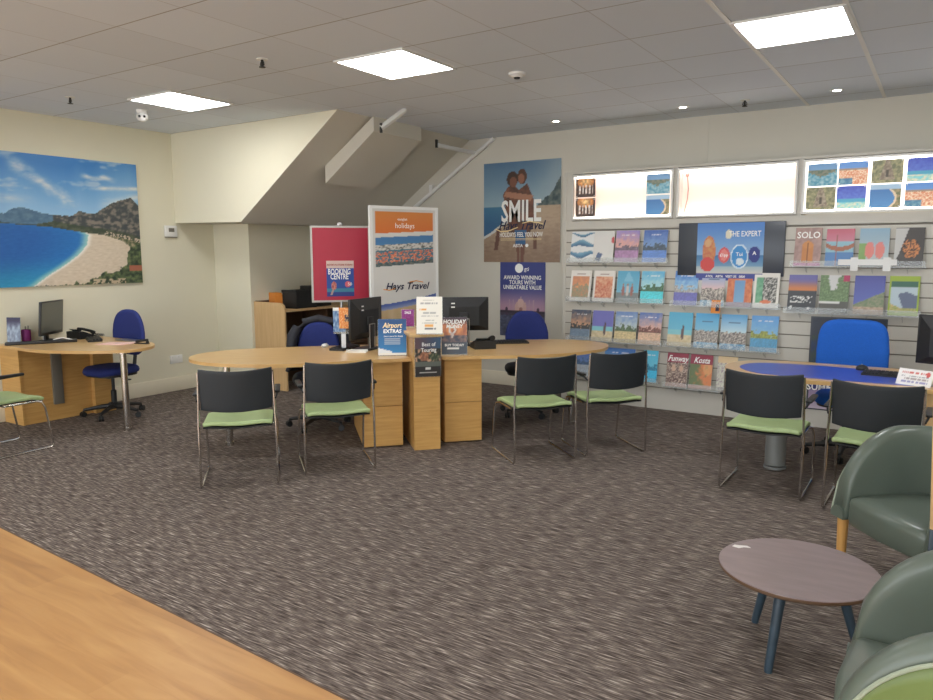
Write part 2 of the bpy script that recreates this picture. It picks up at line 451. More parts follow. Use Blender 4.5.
# skirting
m = MB(); m.b(XL, XL + 0.015, -4.5, YR, 0, 0.17, 0.004); struct(m.build('baseboard_left', 'skirt'))
m = MB(); m.b(XL + 0.015, XE + 0.015, YR - 0.015, YR, 0, 0.17); m.b(XE, XE + 0.015, YR, YB - 0.015, 0, 0.17); struct(m.build('baseboard_recess', 'skirt'))
m = MB(); m.b(XE, -3.6, YB - 0.015, YB, 0, 0.17, 0.004); struct(m.build('baseboard_rear', 'skirt'))
# exposed white ceiling rails
m = MB()
for x in (OX, OX + GX):
    m.b(x - 0.014, x + 0.014, 1.0, YB, ZC - 0.006, ZC)
struct(m.build('trim_2', 'white'))

def zsof(x): return ZA + SL * (x - XA)
def on_soffit(u, v, off):
    d = ray(u, v)   # z = ZA + SL (x-XA) - off
    t = (ZA - SL * XA - off - EYE.z) / (d.z - SL * d.x); return EYE + d * t
cs = [on_soffit(u, v, 0.19) for u, v in [(323, 183), (372, 189), (423, 142), (377, 131)]]
y0 = (cs[0].y + cs[3].y) / 2; y1 = (cs[1].y + cs[2].y) / 2; x0 = (cs[0].x + cs[1].x) / 2; x1 = (cs[2].x + cs[3].x) / 2
m = MB()
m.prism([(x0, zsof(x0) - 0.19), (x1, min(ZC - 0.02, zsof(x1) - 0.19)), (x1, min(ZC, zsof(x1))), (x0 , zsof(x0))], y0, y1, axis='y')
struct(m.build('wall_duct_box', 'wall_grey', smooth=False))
DUCT_X = x1

# conduit and brackets under the stair
t = thing('conduit', 'white painted conduit climbing the rear wall beneath the sloping stair underside', 'pipe', (-5.3, 7.84, 2.3))
a, b_ = on_y(494, 138, 7.84), on_y(414, 208, 7.84)
loc = Vector(t.location)
m = MB(); m.tube([a - loc, b_ - loc], 0.024); m.build('pipe', 'white', t)
j = on_y(475, 153, 7.84); e = on_x(437, 143, j.x)
m = MB(); m.tube([j - loc, Vector((j.x, e.y, j.z)) - loc], 0.024); m.build('branch_pipe', 'white', t)
m = MB(); m.b(j.x - 0.012 - loc.x, j.x + 0.012 - loc.x, e.y - 0.02 - loc.y, e.y + 0.005 - loc.y, j.z - 0.03 - loc.z, j.z + 0.06 - loc.z); m.build('clip', 'metal_dark', t)
for u, v in ((432, 191),):
    c = on_y(u, v, 7.84); m = MB(); m.box(c - loc + Vector((0, 0, 0.03)), (0.05, 0.06, 0.09)); m.build('saddle', 'white', t)
a = on_z(405, 110, ZC - 0.01); b_ = on_z(381, 128, 2.84)
t = thing('hanger_bracket', 'flat white strut reaching from the ceiling tiles to the boxed duct', 'bracket', a)
m = MB(); m.tube([Vector((0, 0, 0)), b_ - a], 0.028, n=4); m.build('strut', 'white', t)
m = MB(); m.box(b_ - a, (0.02, 0.02, 0.09)); m.build('hook', 'metal_dark', t)

# ------------------------------------------------------------------ ceiling fittings
def ceil_light(cx, cy, label, sx=GX, sy=GY):
    t = thing('ceiling_light', label, 'ceiling light', (cx, cy, ZC), 0, 'square recessed ceiling lights')
    m = MB()
    w = 0.022
    m.b(-sx / 2, sx / 2, -sy / 2, -sy / 2 + w, -0.012, 0); m.b(-sx / 2, sx / 2, sy / 2 - w, sy / 2, -0.012, 0)
    m.b(-sx / 2, -sx / 2 + w, -sy / 2 + w, sy / 2 - w, -0.012, 0); m.b(sx / 2 - w, sx / 2, -sy / 2 + w, sy / 2 - w, -0.012, 0)
    m.build('frame', 'white', t)
    m = MB(); m.b(-sx / 2 + w, sx / 2 - w, -sy / 2 + w, sy / 2 - w, -0.007, 0); m.build('diffuser', 'panel_emit', t, smooth=False)
    return t
ceil_light(-0.90, 5.16, 'bright square ceiling light nearest the display wall, at right')
ceil_light(-3.55, 4.475, 'bright square ceiling light above the middle desks')
ceil_light(-6.03, 4.41, 'small looking square ceiling light near the left corner above the beach picture')
for (x, y) in ((-0.90, 1.2), (-3.55, 0.9), (-6.03, 0.9), (1.8, 4.4), (1.8, 1.2), (-0.9, -2.0), (-4.8, -2.0)):
    ceil_light(x, y, 'square ceiling light over the shop floor behind the viewer')
for (u, v), lb in (((556, 121), 'small round downlight lit above the smile poster side of the display'), ((683, 107), 'small round downlight above the empty middle lightbox'), ((837, 90), 'small round downlight at right above the photo lightbox')):
    p = on_z(u, v, ZC)
    t = thing('downlight', lb, 'downlight', p, 0, 'small recessed downlights')
    m = MB(); m.lathe((0, 0, 0), [(0.034, -0.001), (0.036, -0.006), (0.055, -0.006), (0.058, 0)], 20); m.build('bezel', 'white', t)
    m = MB(); m.lathe((0, 0, 0), [(0, -0.003), (0.034, -0.003), (0.034, 0)], 16); m.build('lamp', 'spot_emit', t)
for (u, v), lb in (((262, 62), 'fire sprinkler head in the ceiling left of the middle light'), ((70, 100), 'fire sprinkler head in the ceiling above the beach picture'), ((745, 103), 'fire sprinkler head in the ceiling above the lightboxes')):
    p = on_z(u, v - 3, ZC)
    t = thing('sprinkler_head', lb, 'sprinkler', p, 0, 'ceiling sprinkler heads')
    m = MB(); m.lathe((0, 0, 0), [(0.0, -0.006), (0.04, -0.006), (0.042, 0)], 20); m.build('rosette', 'white', t)
    m = MB(); m.tube([(0, 0, -0.005), (0, 0, -0.05)], 0.010, 8); m.tube([(0.014, 0, -0.02), (0.02, 0, -0.04), (0.0, 0, -0.055)], 0.004, 6); m.tube([(-0.014, 0, -0.02), (-0.02, 0, -0.04), (0.0, 0, -0.055)], 0.004, 6)
    m.lathe((0, 0, 0), [(0, -0.055), (0.024, -0.055), (0.024, -0.059), (0, -0.059)], 12); m.build('nozzle', 'metal_dark', t)
p = on_z(517, 73, ZC)
t = thing('smoke_detector', 'round white smoke detector on the ceiling right of the middle light', 'smoke detector', p)
m = MB(); m.lathe((0, 0, 0), [(0.0, -0.035), (0.04, -0.035), (0.052, -0.02), (0.065, -0.018), (0.068, 0)], 24); m.build('housing', 'white', t)
m = MB(); m.lathe((0, 0, 0), [(0.0, -0.046), (0.022, -0.044), (0.026, -0.035), (0.0, -0.034)], 16); m.build('sensor', 'black', t)
p = on_z(142, 110, ZC)
t = thing('security_camera', 'small white security camera with two dark lenses on the ceiling', 'camera', p, rad(52))
m = MB(); m.lathe((0, 0, 0), [(0.0, -0.03), (0.05, -0.03), (0.055, 0)], 20); m.build('base', 'white', t)
m = MB(); m.sphere((0, -0.01, -0.065), 0.055, (1, 1, 0.9), 20); m.build('dome', 'white', t)
for sx in (-0.022, 0.022):
    m = MB(); m.sphere((sx, -0.058, -0.07), 0.013, n=10); m.build('lens', 'lens', t)

# ------------------------------------------------------------------ pictures on the walls
# beach picture on the left wall; wall plane x = XL, so sheet-x runs along +Y
def beach(s, t):
    ridge = interp(s, [(0, .55), (.05, .545), (.1, .58), (.16, .60), (.24, .575), (.3, .56), (.36, .55), (.45, .545), (.5, .55), (.55, .59), (.6, .575), (.66, .57), (.72, .62), (.8, .67), (.88, .70), (.94, .72), (1, .66)])
    ridge += 0.008 * fb(s, 0, 30, 3)
    if t > ridge:
        c = mixc((148, 190, 222), (60, 128, 196), (t - ridge) / 0.38)
        cl = fb(s * 1.0, t * 2.6, 3.2, 5.1) + 0.25 * fb(s, t * 3, 11, 2)
        d1 = abs((t - 0.66) - (0.48 - s) * 0.75)
        band = sstep(0.10, 0.0, d1 + abs(fb(s, t, 9, 1)) * 0.04) * sstep(0.02, 0.15, s) * sstep(0.56, 0.46, s) * (0.6 + 0.5 * fb(s, t * 2, 12, 9))
        streak = max(sstep(0.035, 0.0, abs(t - 0.86 + 0.01 * math.sin(s * 40))) * sstep(.55, .62, s) * sstep(.86, .76, s), sstep(0.03, 0.0, abs(t - 0.775 - (s - .6) * .05)) * sstep(.6, .7, s), sstep(0.05, 0.0, abs(t - 0.64 - (s - .7) * .3)) * sstep(.66, .8, s) * 0.8, sstep(.05, 0, abs(t - .66)) * sstep(.3, .05, s) * .6)
        streak *= 0.7 + 0.5 * fb(s, t * 3, 14, 4)
        return mixc(c, (226, 224, 218), max(band, streak, sstep(0.35, 0.75, cl) * 0.5) * 0.95)
    near = interp(s, [(0, .50), (.12, .48), (.25, .485), (.4, .52), (.5, .545), (.55, .585), (.6, .575), (.66, .565), (.72, .615), (.8, .67), (1, .72)])
    shore_top = interp(s, [(0, .475), (.2, .465), (.35, .455), (.5, .43), (.6, .415), (.75, .40), (.9, .37), (1, .34)])
    if t > shore_top:
        n = fb(s, t * 1.4, 22, 8)
        if s < 0.36 and t > near - 0.01: return mixc((70, 104, 132), (96, 128, 150), 0.5 + n)
        c = mixc((66, 72, 74), (132, 124, 114), sstep(-0.1, 0.6, n + 0.15))
        if t < shore_top + 0.05: c = mixc(c, (58, 74, 48), 0.6)
        if s > .72 and t < shore_top + .03 and fb(s, t, 60, 3) > .05: c = (196, 180, 160)
        return c
    # sea edge: curve of the bay
    edge = interp(t, [(0, .20), (.08, .30), (.16, .42), (.24, .52), (.32, .585), (.40, .60), (.44, .55), (.46, .40), (.475, .15)])
    if s < edge:
        dx = edge - s
        c = mixc((42, 118, 188), (36, 98, 170), sstep(0.0, 0.4, dx))
        c = mixc(c, (52, 158, 190), sstep(0.25, 0.0, t) * 0.7)
        c = mixc((150, 200, 200), c, sstep(0.0, 0.07, dx))
        n = fb(s, t * 4, 26, 2)
        return tuple(q + 7 * n for q in c)
    # foreground trees and village at lower right
    veg = interp(s, [(.45, 0), (.5, .03), (.54, .0), (.6, .04), (.66, .06), (.7, .10), (.78, .09), (.84, .13), (.88, .16), (.89, .24), (.92, .33), (.95, .31), (1, .34)])
    if t < veg + 0.02 * fb(s, t, 40, 1):
        n = fb(s, t, 34, 6)
        if .9 < s and .10 < t < .15: return (168, 104, 82)
        if .6 < s < .86 and t < .04 and n > 0: return (196, 178, 150)
        return mixc((46, 60, 48), (112, 126, 84), 0.5 + n)
    if t > interp(s, [(.7, .405), (.85, .36), (.95, .28), (1, .26)]) and s > .72:
        n = fb(s, t, 40, 12); return mixc((70, 84, 56), (176, 158, 130), 0.5 + n)
    n = fb(s, t * 3, 30, 7)
    c = mixc((222, 208, 188), (200, 184, 160), 0.5 + 0.5 * n)
    return mixc((236, 232, 222), c, sstep(0, .04, s - edge))
PY0, PY1, PZ0, PZ1 = 3.50, 5.01, 1.325, 2.645
PL = 2.35   # left end of the canvas, outside the frame
t = thing('beach_picture', 'large wide canvas picture of a blue bay and pale curving beach', 'picture', (XL, (PL + PY1) / 2, PZ0), PI / 2)
W = PY1 - PL; H = PZ1 - PZ0
def beach_full(s, tt):
    y = PL + s * W; return beach(max(0.0, (y - PY0) / (PY1 - PY0)) if y > PY0 else (PY0 - y) * 0.3, tt)
m = MB(); m.b(-W / 2, W / 2, -0.03, 0.0, 0, H); m.build('canvas_edge', 'white', t, smooth=False)
sheet('canvas', W, H, 250, 130, beach_full, t, y=-0.032)
t.location.x = XL + 0.0

# thermostat, socket
p = on_x(170, 232, XL)
t = thing('thermostat', 'white wall thermostat with a small display right of the beach picture', 'thermostat', (XL, p.y, p.z), PI / 2)
m = MB(); m.b(-0.08, 0.08, -0.028, 0, -0.055, 0.075, 0.006); m.build('case', 'white', t)
m = MB(); m.b(-0.035, 0.04, -0.030, -0.027, -0.0, 0.045); m.build('display', 'trunk', t)
m = MB(); m.b(-0.075, 0.075, -0.032, -0.001, -0.066, -0.057); m.build('vent', 'trunk', t)
p = on_x(176, 359, XL)
t = thing('wall_socket', 'white double wall socket low on the left wall beside the skirting', 'socket', (XL, p.y, p.z), PI / 2)
m = MB(); m.b(-0.085, 0.085, -0.012, 0, -0.05, 0.05, 0.004); m.build('plate', 'white', t)
for sx in (-0.04, 0.04):
    m = MB(); m.b(sx - 0.012, sx + 0.012, -0.016, -0.011, 0.015, 0.035); m.build('switch', 'white', t)

# smile poster
def smile(s, t):
    hill = interp(s, [(0.7, .0), (.72, .57), (.8, .63), (.88, .67), (.93, .74), (.97, .80), (1, .83)])
    c = None
    if t > 0.56:
        c = mixc((150, 176, 186), (86, 120, 150), (t - 0.56) / 0.44 + 0.15 * fb(s, t, 2, 3)); c = mixc(c, (178, 190, 190), sstep(.6, 1, s) * .5)
        if s > .7 and t < hill + 0.012 * fb(s, 0, 30, 1): c = mixc((58, 78, 82), (110, 120, 112), 0.45 + fb(s, t, 20, 4))
    else:
        shore = interp(t, [(0, -.2), (.2, -.1), (.3, .12), (.4, .3), (.5, .52), (.56, .66)])
        c = mixc((66, 122, 154), (52, 100, 140), (0.56 - t) * 6) if s < shore else mixc((186, 164, 138), (140, 116, 96), sstep(.5, 0, t) + 0.3 * fb(s, t * 3, 14, 6))
        if abs(s - shore) < .03: c = (200, 204, 200)
    # embracing couple
    skin, hair, dark = (128, 82, 62), (66, 46, 38), (82, 56, 46)
    def el(cx, cy, rx, ry): return ((s - cx) / rx) ** 2 + ((t - cy) / ry) ** 2 < 1
    if inpoly(s, t, [(.30, .52), (.26, .68), (.33, .76), (.42, .76), (.47, .72), (.58, .78), (.62, .70), (.66, .62), (.67, .40), (.62, .30), (.36, .30), (.33, .4)]): c = mixc(skin, dark, 0.5 + fb(s, t, 12, 2))
    if inpoly(s, t, [(.27, .66), (.62, .60), (.66, .66), (.3, .71)]): c = (172, 122, 96)
    if el(.385, .83, .075, .075): c = hair
    if el(.395, .80, .05, .05): c = (122, 80, 62)
    if el(.51, .85, .06, .075): c = (86, 58, 46)
    if el(.50, .83, .04, .05): c = (146, 98, 76)
    if inpoly(s, t, [(.18, .34), (.24, .34), (.19, .12), (.14, .12)]) or inpoly(s, t, [(.66, .3), (.71, .3), (.70, .13), (.66, .13)]): c = (104, 72, 60)
    if inpoly(s, t, [(.42, .32), (.57, .32), (.56, .18), (.43, .18)]): c = (52, 96, 140)
    if inpoly(s, t, [(.44, .18), (.55, .18), (.54, .0), (.45, .0)]) and not .485 < s < .50: c = (112, 76, 62)
    return c
a, b_ = on_y(484.5, 262, YB), on_y(562, 158, YB)
W = b_.x - a.x; H = b_.z - a.z - 0.0
t = thing('smile_poster', 'tall seaside poster of an embracing couple with big white word smile', 'poster', ((a.x + b_.x) / 2, YB - .001, a.z))
m = MB(); m.b(-W / 2, W / 2, -0.012, 0, 0, H); m.build('board', 'white', t, smooth=False)
sheet('print', W, H, 90, 110, smile, t, y=-0.014)
lettering([('SMILE', 0.0, H * .50, 0.36, 'txt_white', 0.62, 0, 0.02), ('Hays Travel', 0.0, H * .365, 0.145, 'txt_navy', 0.9, 0.35, 0.02),
           ('HOLIDAYS FEEL YOU NOW', 0.0, H * .275, 0.078, 'txt_white', 0.62, 0, 0.01), ('ABTA  \u25cf', 0.0, H * .165, 0.055, 'txt_white', 1, 0, 0.01)], t, -0.016)
m = MB()
for k, (pts, r) in enumerate([([(-0.35, H * .335), (-0.28, H * .31), (-0.17, H * .315), (-0.04, H * .35)], .006), ([(0.02, H * .39), (0.12, H * .405), (0.24, H * .39), (0.30, H * .375)], .006)]):
    m.tube([(x, -0.016, z) for x, z in pts], r, 6)
for z in (H * .235, H * .222): m.b(-0.28, 0.28, -0.0165, -0.0145, z, z + 0.004)
m.build('swoosh', 'txt_cream', t)

# tours poster with a domed marble palace
def taj(s, t):
    c = mixc((176, 140, 160), (52, 62, 128), sstep(0.38, 0.72, t))
    if t < 0.33:
        c = mixc((58, 64, 84), (86, 92, 120), 0.5 + fb(s, t * 2, 14, 3)); 
        if t > .28: c = mixc(c, (60, 44, 60), .6)
        if abs(s - .47) < .1: c = mixc(c, (160, 130, 140), .35)
    def el(cx, cy, rx, ry): return ((s - cx) / rx) ** 2 + ((t - cy) / ry) ** 2 < 1
    mar = (196, 160, 152)
    if .33 < t < .43 and .34 < s < .60: c = mar if not el(.47, .355, .035, .05) else (150, 104, 100)
    if el(.47, .45, .075, .06) or (abs(s - .47) < .008 and .45 < t < .54): c = (204, 170, 162)
    for q in (.385, .555):
        if el(q, .435, .028, .03): c = mar
    for q in (.22, .30, .66, .75):
        if abs(s - q) < .008 and .33 < t < .50: c = (178, 150, 160)
    for q in (.15, .85):
        if el(q, .34, .03, .06): c = (70, 50, 74)
    if t < .345 and t > .32: c = (52, 40, 56)
    return c
a, b_ = on_y(500.5, 335, YB), on_y(546, 262, YB)
W = b_.x - a.x; H = b_.z - a.z
t = thing('tours_poster', 'deep blue tours poster with a domed marble palace, below the smile poster', 'poster', ((a.x + b_.x) / 2, YB - .001, a.z))
m = MB(); m.b(-W / 2, W / 2, -0.010, 0, 0, H); m.build('board', 'white', t, smooth=False)
sheet('print', W, H, 70, 90, taj, t, y=-0.012)
lettering([('AWARD WINNING', 0, H * .79, 0.07, 'txt_white', 0.86, 0, 0.015), ('TOURS WITH', 0, H * .725, 0.07, 'txt_white', 0.86, 0, 0.015), ('UNBEATABLE VALUE', 0, H * .66, 0.07, 'txt_white', 0.82, 0, 0.015), ('gti', 0.06, H * .905, 0.07, 'txt_white', 1, 0, 0.0), ('\u25cf', -0.045, H * .905, 0.15, 'txt_white', 1, 0, 0.0)], t, -0.014)

# red framed poster on a stand, tall banner, both behind the middle desks
def stand_frame(u0, v0, u1, v1, y, az):
    """bottom-left pixel and top-right pixel of a leaning-free frame; returns origin, width, height"""
    c = on_y((u0 + u1) / 2, (v0 + v1) / 2, y)
    # half widths measured along direction az in the vertical plane through c
    d = Vector((math.cos(az), math.sin(az), 0)); n = Vector((-d.y, d.x, 0))
    def hit(u, v):
        r = ray(u, v); tt = (c - EYE).dot(n) / r.dot(n); return EYE + r * tt
    A, B = hit(u0, v0), hit(u1, v1)
    return A, B, c, (B - A).dot(d)
A, B, c, W = stand_frame(312, 302.5, 369.5, 226, 6.15, rad(47))
zb, zt = A.z, B.z
mid = (A + B) / 2
t = thing('framed_notice_stand', 'red noticeboard poster in a pale frame on a floor stand behind the desks', 'poster stand', (mid.x, mid.y, 0), rad(47))
FW = 0.022; H = zt - zb
m = MB(); m.b(-W / 2, W / 2, -0.012, 0.012, zb, zb + FW); m.b(-W / 2, W / 2, -0.012, 0.012, zt - FW, zt); m.b(-W / 2, -W / 2 + FW, -0.012, 0.012, zb + FW, zt - FW); m.b(W / 2 - FW, W / 2, -0.012, 0.012, zb + FW, zt - FW)
m.build('frame', 'frame_al', t)
red = mat('deep rose red poster', rgb(178, 40, 64), 0.35, noise_amt=0.05, scale=3)
m = MB(); m.b(-W / 2 + FW, W / 2 - FW, -0.008, 0.004, zb + FW, zt - FW); m.build('poster_sheet', red, t)
m = MB(); m.b(-0.03, 0.03, -0.015, 0.015, zt, zt + 0.035, 0.004); m.build('clip', 'steel', t)
m = MB(); m.tube([(0, 0.03, 0.02), (0, 0.03, zt - 0.1)], 0.016, 12); m.build('pole', 'steel', t)
m = MB(); m.lathe((0, 0.03, 0), [(0, 0.022), (0.05, 0.022), (0.17, 0.008), (0.17, 0.0), (0, 0)], 28); m.build('base', 'steel', t)
def booking(s, tt):
    if tt > .79: return (214, 190, 178)
    c = mixc((34, 84, 150), (40, 66, 152), tt / .8)
    if tt < .2: c = (44, 58, 130)
    if .12 < tt < .22: c = (58, 128, 150)
    if ((s - .26) / .10) ** 2 + ((tt - .30) / .12) ** 2 < 1: c = mixc((150, 66, 70), (210, 140, 120), .5 + fb(s, tt, 20, 1))
    if inpoly(s, tt, [(.2, .2), (.26, .2), (.2, .04), (.12, .04)]): c = (176, 150, 140)
    if ((s - .77) / .11) ** 2 + ((tt - .34) / .09) ** 2 < 1: c = (216, 96, 108)
    return c
bw = W * .46; bh = H * .47; bz = zb + H * .075
o = sheet('notice_sheet', bw, bh, 44, 60, booking, t, y=-0.010, x0=-W / 2 + W * .255, z0=bz)
bx = -W / 2 + W * .255 + bw / 2
lettering([('BOOKING', bx - .01, bz + bh * .69, 0.088, 'txt_white', 0.62, 0, 0.02), ('CENTRE', bx - .01, bz + bh * .55, 0.088, 'txt_white', 0.62, 0, 0.02), ('BOOK IN STORE TODAY', bx, bz + bh * .885, 0.028, 'txt_red', 0.9, 0, 0.01), ('50', bx + .105, bz + bh * .34, 0.05, 'txt_white', 1, 0, 0.0)], t, -0.012)

A, B, c, W = stand_frame(371, 318, 437, 208.7, 6.25, rad(68))
zt = (on_y(371, 204.3, A.y).z + B.z) / 2
mid = (A + B) / 2; zb = 0.0
t = thing('display_banner', 'tall white freestanding banner with orange head and harbour photo behind the desks', 'banner', (mid.x, mid.y, 0), rad(68))
m = MB(); FW = 0.03
m.b(-W / 2, W / 2, -0.02, 0.02, zt - FW, zt); m.b(-W / 2, W / 2, -0.02, 0.02, 0.04, 0.08); m.b(-W / 2, -W / 2 + FW, -0.02, 0.02, 0.08, zt - FW); m.b(W / 2 - FW, W / 2, -0.02, 0.02, 0.08, zt - FW)
m.build('frame', 'white', t)
for sx in (-W / 2 + .1, W / 2 - .1):
    m = MB(); m.b(sx - .03, sx + .03, -0.2, 0.2, 0, 0.04, 0.006); m.build('foot', 'steel', t)
HB = zt - FW - 0.08; WB = W - 2 * FW
def banner(s, tt):
    z = (0.08 + tt * HB) / zt            # fraction of height
    top = .975; 
    o1 = .885 - .0 + (s) * .012
    if z > .972: return (206, 204, 198)
    if z > .865 + .018 * s and .04 < s < .96: return mixc((212, 112, 52), (206, 132, 66), (z - .86) * 8)
    if .703 + .02 * s < z < .845 + .018 * s and .04 < s < .96:
        q = (z - (.703 + .02 * s)) / .141; n = fb(s * 1.5, q, 14, 2)
        if q > .74: return mixc((96, 148, 186), (70, 120, 168), q)
        if q > .55: return mixc((206, 204, 196), (98, 100, 96), sstep(-.1, .4, n))
        c = mixc((60, 108, 128), (84, 128, 140), .5 + n)
        if q < .50 and fb(s, q * .7, 22, 9) > .0 and .08 < q: c = mixc((206, 84, 50), (224, 170, 140), .5 + fb(s, q, 44, 3))
        if q < .12: c = mixc((50, 80, 90), (120, 120, 110), .5 + n)
        return c
    wave = .515 + .03 * s * s + .02 * s
    if z < wave:
        if z > wave - .03: return mixc((60, 84, 156), (150, 160, 190), (wave - z) / .03)
        return mixc((206, 184, 146), (190, 160, 118), .5 + fb(s, z, 6, 4))
    return (212, 210, 204)
sheet('banner_sheet', WB, HB, 60, 260, banner, t, y=-0.012, z0=0.08)
lettering([('Hays Travel', 0.02, zt * .605, 0.105, 'txt_navy', 1.05, 0.3, 0.018), ('easyJet', -0.03, zt * .937, 0.036, 'txt_white', 1.2, 0, 0.01), ('holidays', 0.0, zt * .905, 0.078, 'txt_white', 0.95, 0, 0.0)], t, -0.015)
m = MB(); m.tube([(-0.27, -0.016, zt * .593), (-.20, -0.016, zt * .588), (-.13, -0.016, zt * .596)], .005, 6); m.tube([(.05, -0.016, zt * .626), (.13, -0.016, zt * .632), (.22, -0.016, zt * .624)], .005, 6); m.build('swoosh', 'txt_orange', t)

# ------------------------------------------------------------------ slatwall display with lightboxes
SX0, SX1 = -3.58, 1.6
t = thing('slatwall_display', 'long beige slatted display wall unit carrying brochure shelves and lightboxes', 'display wall', (SX0, YS, 0))
L = SX1 - SX0
m = MB()
z = 0.235; P_ = 0.128
m.mi = 1; m.b(0, L, 0.012, YB - YS - .006, 0.10, 1.90); m.mi = 0
while z < 1.87:
    zt_ = min(z + P_ - 0.012, 1.905)
    m.b(0, L, 0, 0.012, z, zt_, 0.0); z += P_
m.build('slat_panel', ['slat', 'slat_gap'], t, smooth=False)
m = MB(); m.b(0, L, -0.004, 0.012, 0, 0.225); m.b(0, L, 0.012, YB - YS - .006, 0, 0.10); m.build('plinth', 'slat', t, smooth=False)
m = MB(); m.b(-0.03, 0, -0.006, YB - YS - .006, 0, 2.53); m.build('side_panel', 'slat', t, smooth=False)
m = MB(); m.b(0, L, 0.0, 0.02, 1.905, 1.995); m.b(0, L, 0.02, YB - YS - .006, 1.985, 1.995); m.b(0, L, -0.0, YB - YS - .006, 2.505, 2.53); m.b(0, L, .3, YB - YS - .006, 1.995, 2.505)
for xa_, xb_ in ((0, .07), (1.195, 1.235), (2.365, 2.405), (3.535, 3.575), (4.705, L)): m.b(xa_, xb_, 0, .3, 1.995, 2.505)
m.build('lightbox_carcass', 'slat', t, smooth=False)

def photo_paint(kind, seed):
    def f(s, t):
        n = fb(s, t, 9, seed)
        if kind == 'bar':
            c = (58, 44, 40)
            d = math.hypot((s - .5) / .42, (t - .82) / .32)
            if d < 1: c = mixc((246, 214, 150), (190, 112, 50), d)
            if t < .62 and (s * 6) % 1 < .42 and .14 < s < .86: c = (222, 214, 206)
            if t < .18: c = (48, 40, 40)
            return mixc(c, (110, 76, 56), .25 + .5 * n)
        if kind == 'cove':
            if t > .7: return mixc((140, 170, 190), (90, 130, 170), t)
            if t > .4 + .25 * abs(s - .45) * 2 - .1 * n: return mixc((74, 96, 78), (120, 116, 96), .5 + n)
            return mixc((70, 130, 150), (140, 170, 176), .5 + n)
        if kind == 'bay':
            if t > .8: return (150, 176, 196)
            e = .25 + .55 * math.sqrt(max(0, 1 - ((t - .4) / .5) ** 2))
            if s < e: return mixc((70, 128, 176), (50, 100, 156), t)
            if s < e + .08: return (206, 184, 150)
            return mixc((92, 96, 60), (150, 130, 90), .5 + n)
        if kind == 'gate':
            c = mixc((96, 98, 70), (150, 142, 100), .5 + n)
            if abs(s - .5) < .22 * (1 - t) + .06 and t > .15: c = mixc((150, 136, 112), (110, 96, 78), .5 + n)
            if abs(s - .5) < .05 and .25 < t < .55: c = (74, 66, 52)
            return c
        if kind == 'town':
            if t > .72: return mixc((120, 160, 200), (80, 128, 190), t)
            if t > .62: return (150, 130, 110)
            c = mixc((196, 110, 72), (226, 206, 176), .5 + fb(s, t, 26, seed))
            if t < .3 and s < .5: c = mixc((60, 110, 140), (110, 150, 160), .5 + n)
            return c
        if kind == 'sea':
            if t > .45: return mixc((96, 130, 196), (60, 74, 168), t + .3 * n)
            if t > .3: return (70, 150, 176)
            return mixc((214, 206, 176), (120, 190, 190), .5 + n)
    return f
boxes = [('left', -3.51, -2.385), ('mid', -2.345, -1.215), ('right', -1.175, -0.045), ('far', -0.005, 1.125)]
for nm, xa, xb in boxes[:3] + boxes[3:]:
    lb = {'left': 'left lightbox glowing white with four small photographs at its ends', 'mid': 'middle lightbox with no prints, its cable showing on bare glowing back',
          'right': 'lightbox at the right filled with two rows of travel photographs', 'far': 'lightbox outside the view, right of the photo filled one'}[nm]
    t = thing('lightbox', lb, 'lightbox', (xa, YS, 2.005), 0, 'lit boxes along the top of the display wall')
    w, h = xb - xa, 0.49
    m = MB(); fw = 0.02
    m.b(0, w, -0.022, 0, 0, fw); m.b(0, w, -0.022, 0, h - fw, h); m.b(0, fw, -0.022, 0, fw, h - fw); m.b(w - fw, w, -0.022, 0, fw, h - fw)
    m.build('frame', 'frame_al', t)
    m = MB(); m.b(fw, w - fw, 0.10 if nm == 'mid' else 0.10, 0.11, fw, h - fw); m.build('back_panel', 'box_emit' if nm in ('mid', 'left') else 'box_emit_w', t, smooth=False)
    m = MB(); m.b(fw * .5, fw, 0, 0.11, fw, h - fw); m.b(w - fw, w - fw * .5, 0, 0.11, fw, h - fw); m.b(fw, w - fw, 0, 0.11, fw * .3, fw); m.b(fw, w - fw, 0, 0.11, h - fw, h - fw * .3); m.build('lining', 'white', t, smooth=False)
    for zz in (fw + 0.014, h - fw - 0.014):
        m = MB(); m.tube([(fw + .02, 0.03, zz), (w - fw - .02, 0.03, zz)], 0.012, 10); m.build('tube', 'tube_emit', t)
    if nm == 'mid':
        m = MB(); m.tube([(0.07, 0.09, h - .07), (0.085, 0.08, h - .2), (0.08, .08, h - .3), (0.05, .085, .06), (.03, .09, .03)], 0.0045, 6); m.sphere((0.07, 0.085, h - .06), 0.02, n=8); m.build('cable', 'cable', t)
def prints(box_x, cells, cat_label):
    for (k, xa, xb, za, zb_, seed, lb) in cells:
        o = thing('photo_print', lb, 'photograph', (box_x, YS, 2.005), 0, cat_label)
        sheet('picture', xb - xa, zb_ - za, 34, 26, photo_paint(k, seed), o, y=0.012, x0=xa, z0=za, material='backlit')
        m = MB()
        for (px_, pz_) in ((xa + .012, za + .012), (xb - .012, za + .012), (xa + .012, zb_ - .012), (xb - .012, zb_ - .012)): m.sphere((px_, 0.010, pz_), 0.005, n=8)
        m.build('fixings', 'white', o)
prints(-3.51, [('bar', .035, .265, .25, .45, 1.1, 'upper cocktail bar photograph at the left end of the left lightbox'),
               ('bar', .035, .265, .035, .235, 2.3, 'lower cocktail bar photograph at the left end of the left lightbox'),
               ('cove', .835, 1.08, .25, .45, 3.1, 'rocky cove photograph at the upper right of the left lightbox'),
               ('bay', .835, 1.08, .035, .235, 4.1, 'curving bay photograph at the lower right of the left lightbox')], 'photographs pinned in the left lightbox')
px0 = [.04, .295, .56, .83]; px1 = [.285, .53, .80, 1.09]
